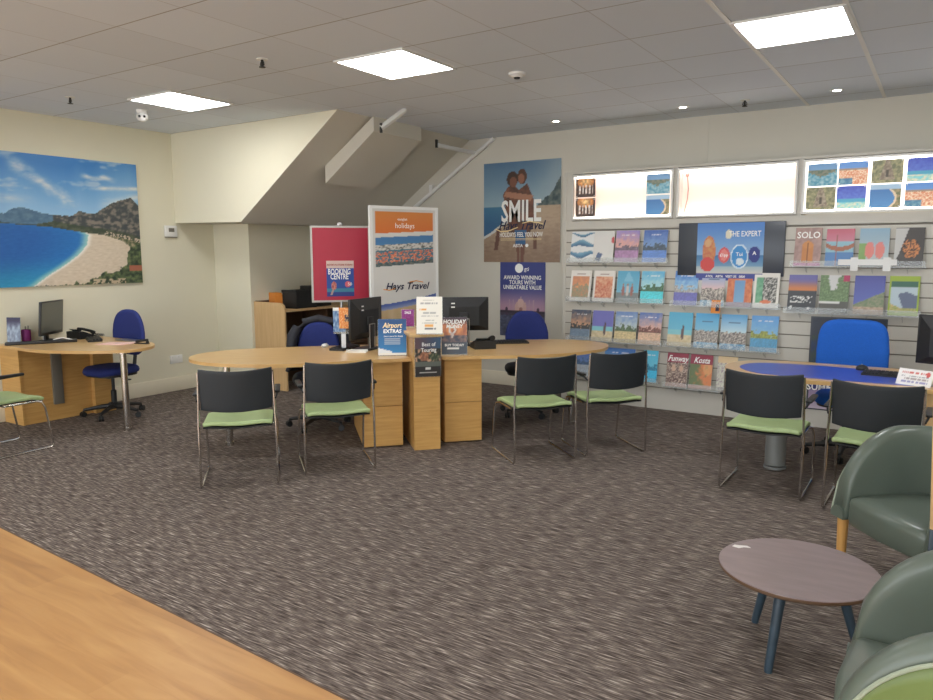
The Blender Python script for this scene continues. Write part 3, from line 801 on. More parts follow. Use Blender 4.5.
kinds_t = [('cove', 'sheltered green bay photograph, first in the top row of the right lightbox'), ('town', 'red roofed harbour town photograph in the top row of the right lightbox'), ('gate', 'stone temple photograph in the top row of the right lightbox'), ('sea', 'blue sea and sand photograph at the right end of the top row')]
kinds_b = [('gate', 'stone gateway photograph, first in the bottom row of the right lightbox'), ('sea', 'turquoise shallow sea photograph in the bottom row of the right lightbox'), ('bay', 'curving bay photograph in the bottom row of the right lightbox'), ('town', 'red roofed town photograph at the right end of the bottom row')]
cells = []
for i in range(4):
    cells.append((kinds_t[i][0], px0[i], px1[i], .25, .452, 5 + i * .7, kinds_t[i][1])); cells.append((kinds_b[i][0], px0[i] - .005, px1[i] - .005, .035, .238, 9 + i * .9, kinds_b[i][1]))
prints(-1.175, cells, 'photographs pinned in the right lightbox')

# expert display board
a, b_ = on_y(679, 224, YS - .03), on_y(786, 223, YS - .03)
W = b_.x - a.x
t = thing('display_screen', 'dark rectangular screen panel above the brochures, under the middle lightbox', 'screen', ((a.x + b_.x) / 2, YS, 1.22))
m = MB(); m.b(-W / 2, W / 2, -0.03, 0, 0.20, 0.725, 0.006); m.build('panel', 'tv', t)
c0, c1 = on_y(698, 224, YS - .03).x - (a.x + b_.x) / 2, on_y(765, 224, YS - .03).x - (a.x + b_.x) / 2
t2 = thing('holiday_poster', 'sea blue holiday poster with round badges stuck on the dark screen panel', 'poster', ((a.x + b_.x) / 2, YS - 0.031, 1.22))
def expert(s, t):
    if t < .20: return mixc((206, 206, 200), (190, 188, 180), .5 + fb(s, t, 8, 1))
    if t < .30: return (62, 74, 150)
    c = mixc((150, 184, 214), (78, 132, 204), (t - .5) * 2.2)
    if t < .55: c = mixc((120, 160, 190), (60, 116, 166), (t - .38) * 6)
    if t < .40: c = mixc((206, 204, 196), (150, 178, 190), (t - .3) * 9)
    def el(cx, cy, rx, ry): return ((s - cx) / rx) ** 2 + ((t - cy) / ry) ** 2 < 1
    if el(.19, .60, .10, .22): c = mixc((206, 150, 90), (196, 108, 76), .5 + fb(s, t, 20, 3))
    if el(.17, .42, .11, .10): c = (206, 70, 66)
    if el(.17, .72, .05, .06): c = (214, 168, 120)
    if el(.42, .55, .085, .11): c = (214, 84, 84)
    if el(.42, .55, .06, .08): c = (226, 130, 124)
    if el(.65, .53, .13, .17): c = (220, 234, 240)
    if el(.65, .53, .115, .15): c = (58, 142, 206)
    if el(.66, .46, .06, .05): c = (214, 226, 230)
    if el(.87, .56, .085, .11): c = (40, 52, 130)
    if el(.48, .84, .05, .065): c = (226, 220, 196)
    return c
sheet('print', c1 - c0, 0.70, 70, 70, expert, t2, y=-0.002, x0=c0, z0=0.02)
pw = c1 - c0
lettering([('THE EXPERT', c0 + pw * .72, .02 + .70 * .84, .075, 'txt_white', .72, 0, .01), ('A', c0 + pw * .87, .02 + .7 * .575, .05, 'txt_white', 1, 0, .02), ('Tui', c0 + pw * .65, .02 + .7 * .56, .05, 'txt_white', 1, 0, .01), ('\u00a31pp', c0 + pw * .42, .02 + .7 * .55, .04, 'txt_white', 1, 0, .02),
           ('ATOL   ABTA   VISIT US   0800', c0 + pw * .45, .02 + .70 * .25, .032, 'txt_white', .9, 0, .02)], t2, -0.004)

# summer poster on the slatwall behind the right-hand desk
a, b_ = on_y(811, 318, YS - .02), on_y(888, 320, YS - .02)
W = b_.x - a.x
t = thing('summer_poster', 'dark summer poster fixed low on the slatwall behind the bright blue chair', 'poster', ((a.x + b_.x) / 2, YS, 0.17))
m = MB(); m.b(-W / 2, W / 2, -0.012, 0, 0, 0.885); m.build('board', 'tv', t)
def summer(s, t):
    if t > .8: return (52, 58, 72)
    if t > .45: return mixc((60, 74, 60), (40, 58, 92), t + fb(s, t, 8, 2))
    if t > .2: return mixc((40, 62, 130), (50, 44, 110), .5 + fb(s, t, 5, 2))
    return mixc((190, 176, 190), (140, 120, 160), t * 4)
sheet('print', W - .03, .86, 40, 60, summer, t, y=-0.014, z0=.012)
lettering([('SUMMER', -.155, .215, .085, 'txt_white', 1.0, 0, .02)], t, -0.016)

# ------------------------------------------------------------------ brochures and their acrylic shelves
def cover_paint(spec, seed):
    kind, P = spec
    def f(s, t):
        n = fb(s, t * 1.4, 7, seed); n2 = fb(s, t * 1.4, 20, seed + 3)
        def el(cx, cy, rx, ry): return ((s - cx) / rx) ** 2 + ((t - cy) / ry) ** 2 < 1
        if kind == 'waves':
            c = (226, 228, 226)
            for cz, hh in ((.9, .05), (.58, .11), (.25, .11)):
                d = (t - cz - .05 * math.sin(s * 6 + cz * 9)) / hh
                if abs(d) < 1 - abs(s - .5) * 1.2: c = mixc((28, 70, 110), (120, 176, 200), .5 + .5 * d)
            return c
        if kind == 'plain':
            c = (222, 220, 214)
            if inpoly(s, t, [(.1, .05), (.35, .02), (.48, .25), (.25, .32)]): c = (70, 92, 130)
            if el(.95, .7, .09, .1): c = (200, 70, 70)
            return c
        if kind == 'land':       # sky / ridge / water or sand : P = sky top, sky low, ridge, ground
            r = .52 + .16 * n
            if t > r: c = mixc(P[1], P[0], (t - r) / .45)
            elif t > .36: c = mixc(P[2], tuple(q * .6 for q in P[2]), .5 + n2)
            else: c = mixc(P[3], tuple(min(255, q * 1.25) for q in P[3]), .5 + n2)
            if .84 < t < .88 and .25 < s < .8 and n2 > -.15: c = (236, 236, 236)
            return c
        if kind == 'framed':     # white border with picture
            if s < .1 or s > .9 or t > .82 or t < .1: return (232, 226, 216) if not (.86 < t < .9 and .3 < s < .7) else (150, 120, 110)
            return mixc(P[0], P[1], t * 1.2 - .1 + n) if t > .5 + .2 * n else mixc(P[2], P[1], .5 + n2)
        if kind == 'people':
            c = mixc(P[1], P[0], t)
            if t < .3: c = P[2]
            for q in (.3, .5, .7):
                if el(q, .36, .07, .17): c = (150, 90, 80) if q != .5 else (206, 190, 180)
                if el(q, .56, .04, .04): c = (160, 110, 90)
            if inpoly(s, t, [(.45, .95), (.55, .95), (.75, .65), (.3, .65)]): c = mixc(c, (150, 206, 226), .5)
            return c
        if kind == 'couple':
            c = mixc(P[1], P[0], t * 1.1)
            if t < .34: c = mixc((222, 202, 160), (196, 176, 130), .5 + n)
            elif t < .5: c = (120, 196, 206)
            if el(.62, .38, .07, .18): c = (90, 66, 66)
            if el(.62, .58, .04, .04): c = (70, 50, 46)
            return c
        if kind == 'city':
            c = mixc(P[1], P[0], (t - .5) * 2)
            if t < .5 + .05 * n: c = mixc((92, 84, 84), (206, 196, 180), .5 + n2 * 1.4)
            if t < .16: c = mixc((200, 214, 220), (60, 130, 180), .5 + n)
            if .75 < t < .79 and .3 < s < .75: c = (60, 90, 130)
            return c
        if kind == 'arch':
            c = mixc((196, 92, 56), (224, 130, 80), .5 + n)
            if abs(s - .5) < .2 and t < .75: c = mixc((120, 170, 206), (86, 140, 196), t)
            if t > .9: c = (224, 210, 196)
            if t < .12: c = (120, 80, 110)
            return c
        if kind == 'leaf':
            c = (226, 222, 212)
            if .1 < s < .9 and .12 < t < .85:
                c = mixc((60, 62, 58), (200, 196, 188), sstep(-.2, .4, n2))
                if s < .35: c = mixc((80, 150, 110), (120, 180, 140), .5 + n)
            if el(.5, .16, .22, .05): c = (214, 110, 70)
            return c
        if kind == 'script':
            if t > .72: return (140, 24, 48)
            if P == 0: c = mixc((74, 46, 42), (216, 190, 168), sstep(-.3, .5, n2 + .2 * n))
            else: c = mixc((92, 110, 62), (220, 120, 60), sstep(.3, .7, s + .4 * n)); c = mixc(c, (240, 200, 130), .4 if el(.8, .6, .2, .2) else 0)
            if P == 0 and (el(.33, .55, .1, .1) or el(.68, .55, .1, .1)): c = (208, 166, 136)
            if t < .1: c = (204, 160, 146)
            return c
        if kind == 'floral': return mixc((206, 206, 186), (150, 120, 140), sstep(0, .4, n2)) if t < .8 else (222, 190, 140)
        if kind == 'solo':
            c = mixc((150, 116, 110), (176, 140, 130), .5 + n)
            if abs(s - .5) < .2 and t < .55: c = (196, 120, 60)
            if el(.5, .55, .2, .1): c = (204, 130, 66)
            if t < .06: c = (196, 96, 150)
            if abs(s - .5) < .012 and t < .6: c = (110, 60, 30)
            return c
        if kind == 'boat':
            c = mixc((206, 130, 150), (196, 90, 110), (t - .6) * 3)
            if t < .66: c = (130, 180, 196)
            if t < .36: c = (70, 120, 180)
            if abs(t - .46 - .2 * (s - .5) ** 2 * 2) < .06: c = (160, 90, 60)
            if abs(s - .4) < .02 and t < .85: c = (150, 90, 80)
            return c
        if kind == 'coral':
            c = mixc((190, 196, 190), (130, 170, 196), t)
            if t < .6 and s < .25: c = (120, 160, 80)
            if el(.36, .42, .16, .22) or el(.7, .42, .16, .22): c = (224, 120, 110)
            if t < .16: c = (140, 150, 140)
            return c
        if kind == 'tiger':
            c = (54, 50, 48)
            if el(.55, .45, .3, .25): c = mixc((206, 120, 60), (40, 34, 30), sstep(-.1, .25, n2))
            if inpoly(s, t, [(0, 1), (.45, 1), (.15, .3), (0, .1)]): c = (196, 196, 192)
            return c
        if kind == 'night':
            c = mixc((206, 116, 60), (96, 92, 160), sstep(.6, .9, t))
            if t < .58: c = (44, 48, 54)
            if .25 < t < .42 and n2 > .05 and .1 < s < .85: c = (230, 230, 226)
            if el(.12, .12, .05, .04) or el(.75, .1, .06, .03): c = (240, 240, 240)
            return c
        if kind == 'valley':
            c = mixc((120, 150, 96), (70, 96, 60), .5 + n2)
            if t > .6 and abs(s - .45) < .3 * t - .1 + .1 * n: c = (206, 206, 204)
            if t < .3: c = (70, 70, 64)
            if t > .85 and s > .8: c = (176, 40, 80)
            if .24 < t < .3 and s < .7: c = (220, 220, 214)
            return c
        if kind == 'coast':
            c = mixc((86, 104, 190), (60, 66, 150), t)
            if t < .35 + .35 * (s - .3): c = mixc((96, 120, 80), (140, 140, 110), .5 + n2)
            if t < .18: c = mixc((206, 180, 150), (150, 120, 100), .5 + n2)
            return c
        if kind == 'green':
            c = (150, 176, 40)
            if .06 < s < .94 and .08 < t < .88:
                c = (40, 90, 70) if t > .72 else (176, 196, 206)
                if inpoly(s, t, [(.3, .55), (.6, .6), (.94, .5), (.94, .15), (.5, .18)]): c = (84, 96, 126)
                if t < .2 + .3 * max(0, .4 - s): c = mixc((206, 176, 110), (120, 150, 60), .5 + n2)
            return c
        return (200, 200, 200)
    return f

TILT = rad(11)
YP = YS - 0.005
def brochure(ua, ub, zb_, h, spec, label, group, seed, title=None, thick=0.012, extra=None):
    x0 = on_y(ua, 300, YS - .09).x; x1 = on_y(ub, 300, YS - .09).x
    w = (x1 - x0) * 0.93
    t = thing('brochure', label, 'brochure', ((x0 + x1) / 2, YS - 0.074, zb_ + 0.007), 0, group)
    t.rotation_euler = (-TILT, 0, 0)
    m = MB(); m.b(-w / 2, w / 2, -thick, 0, 0, h); m.build('pages', 'pages', t, smooth=False)
    cv = sheet('cover', w, h, 26, 34, (lambda f_: (lambda a_, b_2: mixc(f_(a_, b_2), (214, 216, 214), .16)))(cover_paint(spec, seed)), t, y=-thick - 0.0005)
    if title:
        s_, zz, sz, mt, wx, sh = title
        lettering([(s_, 0, h * zz, sz, mt, wx, sh, .02)], cv, -thick - 0.0018, 'title')
    if extra: extra(t, w, h, thick)
    return t
def shelf(ua, ub, zb_, nb, label, group):
    x0 = on_y(ua, 300, YS - .09).x - .01; x1 = on_y(ub, 300, YS - .09).x + .01
    t = thing('acrylic_shelf', label, 'shelf', ((x0 + x1) / 2, YS, zb_), 0, group); w = x1 - x0
    m = MB(); m.b(-w / 2, w / 2, -0.105, 0, -0.004, 0.0); m.build('tray', 'acrylic', t, smooth=False)
    m = MB(); m.b(-w / 2, w / 2, -0.108, -0.104, -0.004, 0.055); m.build('front_lip', 'acrylic', t, smooth=False)
    for k in range(nb):
        xx = -w / 2 + w * (k + .5) / nb
        m = MB(); m.prism([(-0.10, -0.004), (-0.10, -0.02), (-0.0, -0.06), (0.0, -0.004)], xx - .004, xx + .004, axis='x'); m.build('bracket', 'acrylic', t, smooth=False)
    return t
HB_ = 0.305
S_ = [ # ua, ub, spec, label-start, title
 ('left', 1.545, [(568, 592, ('waves', 0), 'white brochure with blue wave shapes', None), (590.5, 612, ('plain', 0), 'plain white brochure with a small blue shape', None),
   (612, 637, ('land', [(150, 130, 200), (236, 170, 150), (130, 110, 130), (150, 110, 150)]), 'purple and pink sunset harbour brochure', None), (639.5, 665, ('land', [(60, 96, 176), (110, 150, 206), (70, 90, 110), (80, 120, 190)]), 'blue mountain lake brochure', None)],
   'top brochure row at left'),
 ('left', 1.12, [(568, 590, ('framed', [(230, 150, 90), (206, 130, 90), (110, 140, 110)]), 'white bordered brochure of an orange coast', None), (591, 613.5, ('framed', [(196, 90, 60), (226, 170, 130), (186, 84, 60)]), 'white bordered brochure of a terracotta scene', None),
   (614.5, 638, ('people', [(70, 160, 200), (120, 190, 210), (110, 120, 120)]), 'teal brochure with a family on the front', None), (638.5, 663, ('land', [(90, 180, 220), (170, 220, 226), (70, 120, 80), (60, 190, 200)]), 'turquoise lagoon brochure with palms', None)],
   'second brochure row at left'),
 ('left', .685, [(569, 590, ('land', [(50, 60, 80), (210, 150, 110), (60, 60, 60), (90, 110, 130)]), 'dark evening waterfront brochure', None), (590.5, 613, ('couple', [(96, 96, 180), (110, 110, 190)]), 'violet blue brochure with one figure', None),
   (613.5, 637, ('land', [(96, 130, 190), (190, 206, 206), (90, 120, 80), (190, 170, 120)]), 'tropical garden brochure with a pool', None), (637.5, 662, ('land', [(80, 110, 180), (226, 170, 150), (140, 80, 70), (196, 160, 130)]), 'red rock sunset coast brochure', None)],
   'third brochure row at left'),
 ('left', .285, [(575, 592, ('land', [(60, 80, 170), (90, 130, 200), (70, 110, 160), (150, 160, 170)]), 'narrow blue brochure', None), (603, 636, ('land', [(40, 100, 190), (120, 180, 220), (60, 120, 180), (90, 150, 200)]), 'bright blue brochure seen over the chair back', None),
   (643, 659, ('land', [(60, 190, 230), (90, 200, 230), (40, 150, 200), (40, 170, 220)]), 'cyan brochure with white figures', None)],
   'bottom brochure row at left'),
 ('mid', 1.125, [(672, 697, ('land', [(50, 110, 200), (150, 200, 230), (210, 206, 200), (90, 90, 160)]), 'blue sky and white beach brochure', None), (699, 724, ('city', [(110, 160, 220), (226, 190, 190)]), 'pale pink and blue brochure with an orange tag', None),
   (725, 751.5, ('arch', 0), 'orange brochure with a blue archway', None), (751.5, 779, ('leaf', 0), 'white bordered brochure of black and green pattern', None)],
   'upper brochure row under the screen'),
 ('mid', .70, [(667, 693, ('couple', [(70, 170, 210), (120, 200, 220)]), 'pale beach brochure with a couple walking', None), (694, 719.5, ('city', [(60, 160, 220), (120, 190, 220)]), 'blue brochure of a white seaside town', None),
   (720, 748, ('city', [(70, 150, 210), (190, 220, 230)]), 'blue brochure of a crowded hillside resort', None), (750.5, 780, ('land', [(80, 150, 220), (120, 180, 220), (170, 180, 70), (60, 130, 170)]), 'blue brochure of yellow trees and a pool', None)],
   'middle brochure row under the screen'),
 ('mid', .275, [(667, 690, ('script', 0), 'crimson topped brochure of two people', ('Funway', .83, .085, 'txt_white', .8, .35)), (690.5, 715, ('script', 1), 'crimson topped brochure of orange fruit colours', ('Kosta', .83, .085, 'txt_white', .8, .35)),
   (718.5, 740, ('floral', 0), 'pale floral brochure', None)],
   'bottom brochure row under the screen'),
 ('right', 1.53, [(790, 818.5, ('solo', 0), 'brown brochure with an orange door, titled solo', ('SOLO', .80, .085, 'txt_white', .9, 0)), (821, 851, ('boat', 0), 'pink sky brochure with a long wooden boat', None),
   (854, 886, ('coral', 0), 'grey brochure with two coral red shapes', None), (889.5, 921, ('tiger', 0), 'dark brochure with a tiger', None)],
   'top brochure row at right'),
 ('right', 1.10, [(786, 816.5, ('night', 0), 'black brochure with an orange sunset band', None), (817.5, 849, ('valley', 0), 'dark green gorge brochure', None),
   (852, 885, ('coast', 0), 'violet blue headland coast brochure', None), (887, 920, ('green', 0), 'lime green bordered fjord brochure', None)],
   'second brochure row at right'),
]
seed = 1.3
for bank, zb_, items, rowname in S_:
    if bank != 'left': zb_ -= .012
    shelf(items[0][0] - 1, items[-1][1] + 1, zb_, len(items), 'clear acrylic shelf holding the ' + rowname, 'clear acrylic brochure shelves')
    for (ua, ub, spec, lb, title) in items:
        seed += 1.37
        hh = HB_ + (.045 if bank != 'left' else .03)
        if bank == 'right' and zb_ > 1.4: hh = .355 if spec[0] == 'solo' else .34
        ex = None
        if 'orange tag' in lb:
            def ex(t, w, h, th):
                m = MB(); m.b(.0, .09, -th - .004, -th - .0025, -.07, .06); m.build('tag', 'orange', t, smooth=False)
                m = MB(); m.b(.045, .08, -th - .0055, -th - .0042, -.05, .02); m.build('tag_print', 'txt_navy', t, smooth=False)
        brochure(ua, ub, zb_, hh, spec, lb + ' on the ' + rowname.replace('brochure row', 'shelf'), 'brochures in the ' + rowname, seed, title, 0.02 if 'white bordered brochure of black' in lb else 0.012, ex)
p0, p1 = on_y(838, 262, YS - .115), on_y(897, 262, YS - .115)
t = thing('shelf_label_strip', 'white label strip clipped across the top right brochure shelf', 'label', ((p0.x + p1.x) / 2, YS - .110, 1.535))
m = MB(); w = p1.x - p0.x; m.b(-w / 2, w / 2, -.004, -.0, 0.0, .052); m.build('strip', 'white', t)
for sx in (-.10, .155):
    m = MB(); m.b(sx - .03, sx + .03, -.007, -.004, -.05, .07); m.build('clip', 'white', t)

# ------------------------------------------------------------------ visitor chairs
def make_visitor_chair(arms=True):
    t = thing('visitor_chair', '', 'chair', (0, 0, 0), 0, 'black backed chairs with green seats')
    # pad
    m = MB()
    def fn(a, b):
        x = (a - .5) * .48; y = -.235 + b * .475
        z = .468 - .022 * sstep(.8, 1, b) + .006 * math.cos(a * PI * 2) + .012 * sstep(.12, 0, b)
        z -= .010 * (abs(a - .5) * 2) ** 6
        return (x, y, z)
    m.grid(fn, 14, 14); m.build('seat_pad', 'green_pad', t, mods=lambda o: (solid(.032, -1)(o), _bev(o, .011)))
    m = MB()
    def fn2(a, b):
        x = (a - .5) * .47; y = -.225 + b * .45; return (x, y, .433 - .022 * sstep(.8, 1, b) + .006 * math.cos(a * PI * 2))
    m.grid(fn2, 10, 10); m.build('seat_shell', 'black', t, mods=solid(.010, -1))
    # curved back
    m = MB()
    def fb_(a, b):
        q = (a - .5) * 2
        x = q * (.240 + .006 * b); z = .568 + b * .285 - .016 * (1 - q * q) * (1 - b) * 1.2 - (.010 * (1 - q * q)) * b + .008 * b * q * q
        y = -.235 - .035 * b - .045 * (1 - q * q)
        return (x, y, z)
    m.grid(fb_, 16, 10); m.build('backrest', 'back_shell', t, mods=lambda o: (solid(.014, 0)(o), _bev(o, .004)))
    r = .0085
    for s in (-1, 1):
        m = MB(); x = s * .262
        m.tube([(x - s * .012, -.262, .84), (x - s * .006, -.252, .60), (x, -.248, .45), (x, -.262, .05), (x, -.258, .018), (x, -.235, .009), (x, 0, .009), (x, .245, .009), (x, .268, .018), (x, .272, .05), (x, .225, .36), (x - s * .01, .205, .408), (x - s * .03, .17, .417), (x - s * .03, -.1, .417)], r, 8)
        m.build('side_frame', 'chrome', t)
        if arms:
            m = MB(); m.tube([(x, -.255, .635), (x + s * .012, -.2, .655), (x + s * .015, .06, .665)], .008, 8)
            ar = m.build('arm_rail', 'black', t)
            m = MB(); m.box((x + s * .015, -.075, .672), (.042, .27, .020), bevel=.008); m.build('arm_pad', 'black', ar)
    for y in (-.10, .13):
        m = MB(); m.tube([(-.24, y, .419), (.24, y, .419)], .007, 8); m.build('cross_bar', 'chrome', t)
    return t
def _bev(o, w):
    q = o.modifiers.new('Bevel', 'BEVEL'); q.width = w; q.segments = 3; q.limit_method = 'ANGLE'; q.angle_limit = rad(50)

AZ = rad(47); U = Vector((math.cos(AZ), math.sin(AZ), 0)); N = Vector((-math.sin(AZ), math.cos(AZ), 0)); O = Vector((-3.58, 4.84, 0))
def lw(x, y, z=0.0): return O + U * x + N * y + Vector((0, 0, z))
vc = make_visitor_chair(True)
place = [
 (lw(-1.465, -.385), AZ, 'black chair with a green seat, first from the left at the middle desks'),
 (lw(-.76, -.215), AZ + rad(4), 'black chair with a green seat just left of the brochure topped pillar'),
 (lw(1.49, -.27), AZ + rad(1), 'black chair with a green seat at the right end of the middle desks'),
 (Vector((-.975, 5.40, 0)), rad(0), 'black chair with a green seat at the left end of the blue topped desk'),
 (Vector((-.30, 5.33, 0)), rad(-1), 'black chair with a green seat partly behind the upper tub chair'),
 (Vector((-6.59, 2.90, 0)), rad(3), 'chrome framed green chair cut by the left edge of the photo')]
vc.location = place[0][0]; vc.rotation_euler.z = place[0][1]; vc['label'] = place[0][2]
for l, a_, lb in place[1:]: copy_thing(vc, l, a_, lb)
v2 = make_visitor_chair(False); v2.location = lw(.84, -.335); v2.rotation_euler.z = AZ + rad(3); v2['label'] = 'armless black chair with a green seat just right of the pillar, before the right pedestal'

# ------------------------------------------------------------------ office chairs
def superell(w, h, n=28, p=3.0):
    out = []
    for k in range(n):
        a = 2 * PI * k / n; c, s = math.cos(a), math.sin(a)
        out.append((w * math.copysign(abs(c) ** (2 / p), c), h * math.copysign(abs(s) ** (2 / p), s)))
    return out
def make_office_chair(fabric, label, loc, rz, bw=.42, bh=.46, bz=.86, taper=.8, p=3.0, star=0.3, seatm=None):
    t = thing('office_chair', label, 'office chair', loc, rz, None)
    for k in range(5):
        a = star + k * 2 * PI / 5; dx, dy = math.cos(a), math.sin(a)
        m = MB(); m.tube([(0, 0, .10), (dx * .12, dy * .12, .098), (dx * .29, dy * .29, .072)], [.030, .024, .015], 8); ba = m.build('base_arm', 'black', t)
        m = MB()
        q = Matrix.Translation((dx * .295, dy * .295, .028)) @ Matrix.Rotation(a + .6, 4, 'Z')
        for s in (-1, 1):
            r = bmesh.ops.create_cone(m.bm, cap_ends=True, segments=16, radius1=.028, radius2=.028, depth=.016)
            bmesh.ops.transform(m.bm, matrix=q @ Matrix.Translation((0, s * .014, 0)) @ Matrix.Rotation(PI / 2, 4, 'X'), verts=r['verts'])
        m.tube([(dx * .29, dy * .29, .07), (dx * .295, dy * .295, .03)], .009, 8)
        m.build('caster', 'black', ba)
    m = MB(); m.lathe((0, 0, 0), [(0, .075), (.04, .075), (.04, .13), (.028, .14), (.028, .26), (.016, .27), (.016, .42), (0, .42)], 16); m.build('gas_column', 'black', t)
    m = MB(); m.box((0, 0, .42), (.18, .22, .04), bevel=.01); m.tube([(.08, 0, .415), (.24, -.02, .405), (.27, -.02, .40)], .007, 8); m.box((.28, -.02, .40), (.05, .03, .012), bevel=.004); m.build('mechanism', 'black', t)
    # seat
    m = MB(); n = 32; prof = [(.90, .445), (1.0, .455), (1.03, .475), (1.0, .50), (.93, .515), (.75, .522), (.0, .525)]
    rings = []
    for sc, z in prof[:-1]:
        rings.append([m.bm.verts.new((x * sc, y * sc - .01 , z - (.02 * sstep(-.12, -.26, y * sc)))) for x, y in superell(.235, .225, n, 3.2)])
    for i in range(len(rings) - 1):
        for k in range(n): m.bm.faces.new((rings[i][k], rings[i][(k + 1) % n], rings[i + 1][(k + 1) % n], rings[i + 1][k]))
    c = m.bm.verts.new((0, 0, .523))
    for k in range(n): m.bm.faces.new((rings[-1][k], rings[-1][(k + 1) % n], c))
    m.bm.faces.new(rings[0][::-1]); m.build('seat', seatm or fabric, t, angle=60)
    m = MB(); m.prism([(x * .93, y * .93 - .01) for x, y in superell(.235, .225, 28, 3.2)], .425, .447); m.build('seat_shell', 'black', t)
    # back bar
    m = MB(); m.tube([(0, .06, .425), (0, .20, .425), (0, .255, .46), (0, .275, .58), (0, .285, bz)], [.018, .018, .02, .018, .014], 8); m.build('back_bar', 'black', t)
    # backrest cushion
    def ring(sc, yoff):
        out = []
        for x, z in superell(bw / 2, bh / 2, 36, p):
            k = 1 - (1 - taper) * sstep(-.2, 1.0, z / (bh / 2)) * .9
            xx = x * sc * k; zz = z * sc
            curve = -.05 * (xx / (bw / 2)) ** 2 + .03 * math.cos(zz / bh * 3)
            out.append(m.bm.verts.new((xx, .235 + yoff + curve, bz + zz)))
        return out
    m = MB(); n = 36
    R_ = [ring(.55, -.034), ring(.85, -.030), ring(.97, -.018), ring(1.0, 0.0), ring(.97, .012), ring(.85, .02), ring(.55, .022)]
    for i in range(len(R_) - 1):
        for k in range(n):
            m.bm.faces.new((R_[i][k], R_[i][(k + 1) % n], R_[i + 1][(k + 1) % n], R_[i + 1][k]))
    m.bm.faces.new(R_[0][::-1]); m.bm.faces.new(R_[-1])
    m.build('backrest', fabric, t, angle=70)
    return t
CH_L = make_office_chair('navy', 'navy blue office chair behind the curved desk under the beach picture', (-7.09, 4.20, 0), rad(4), .50, .48, .84, .86, 2.8, .2)
CH_CL = make_office_chair('navy', 'navy office chair draped with a black jacket behind the left middle desk', lw(-.83, 1.10), AZ + rad(-6), .41, .42, .78, .75, 2.8, .5, 'jacket')
CH_CR = make_office_chair('navy', 'navy office chair in front of the palace tours poster', lw(1.29, 1.14), AZ + rad(-14), .46, .46, .82, .76, 2.8, .1, 'jacket')
CH_R = make_office_chair('blue', 'bright royal blue office chair behind the blue topped desk', (-.60, 6.55, 0), rad(2), .54, .52, .84, .93, 4.5, .9)

# jacket draped over the back of the middle-left chair
t = thing('jacket', 'black padded jacket hung over the back of the navy office chair', 'jacket', CH_CL.location + Vector((0, 0, -.075)), CH_CL.rotation_euler.z)
m = MB()
def jk(a, b):
    ang = (a - .5) * PI * 1.25
    # wraps the outer side and shoulders of the backrest
    zt_ = 1.085 - .10 * abs(math.sin(ang)) ** 2
    z = zt_ - b * (.46 + .05 * math.cos(ang * 2))
    r = 1 + .12 * b
    x = math.sin(ang) * (.20 + .07 * sstep(0, .25, b)) * r; y = .245 + math.cos(ang) * (.035 + .055 * sstep(0, .2, b)) * r
    w = .010 * math.sin(a * 34 + b * 3) * b + .008 * math.sin(b * 40)
    return (x + w * math.sin(ang), y + w, z)
m.grid(jk, 40, 24); m.build('body', 'jacket', t, mods=solid(.022, 1))
m = MB()
m.tube([(-.20, .20, 1.02), (-.245, .17, .93), (-.262, .155, .80), (-.255, .16, .66)], [.045, .055, .05, .042], 12); m.build('sleeve', 'jacket', t)
m = MB()
m.tube([(.20, .20, 1.02), (.245, .17, .93), (.262, .155, .80), (.255, .16, .66)], [.045, .055, .05, .042], 12); m.build('sleeve', 'jacket', t)
m = MB(); m.tube([(-.15, .25, 1.06), (0, .255, 1.095), (.15, .25, 1.06)], [.035, .04, .035], 12); m.build('collar', 'jacket', t)

# ------------------------------------------------------------------ desks
ZT = .775; TH = .028
def smooth_outline(pts, n=8):
    P = [Vector((p[0], p[1], 0)) for p in pts]; out = []
    N_ = len(P)
    for i in range(N_):
        if len(pts[i]) > 2 and pts[i][2] == 's' :
            out.append(P[i][:2]); 
            if len(pts[(i + 1) % N_]) > 2: continue
        a, b, c, d = P[i - 1], P[i], P[(i + 1) % N_], P[(i + 2) % N_]
        if len(pts[i]) > 2: a = b
        if len(pts[(i + 1) % N_]) > 2: d = c
        for k in range(n):
            if k == 0 and len(pts[i]) > 2: continue
            q = k / n
            v = .5 * ((2 * b) + (-a + c) * q + (2 * a - 5 * b + 4 * c - d) * q * q + (-a + 3 * b - 3 * c + d) * q ** 3)
            out.append((v.x, v.y))
    return out
def desk_top(m, outline, z=ZT, th=TH): m.prism(outline, z - th, z, side_mi=1, bevel=.003)

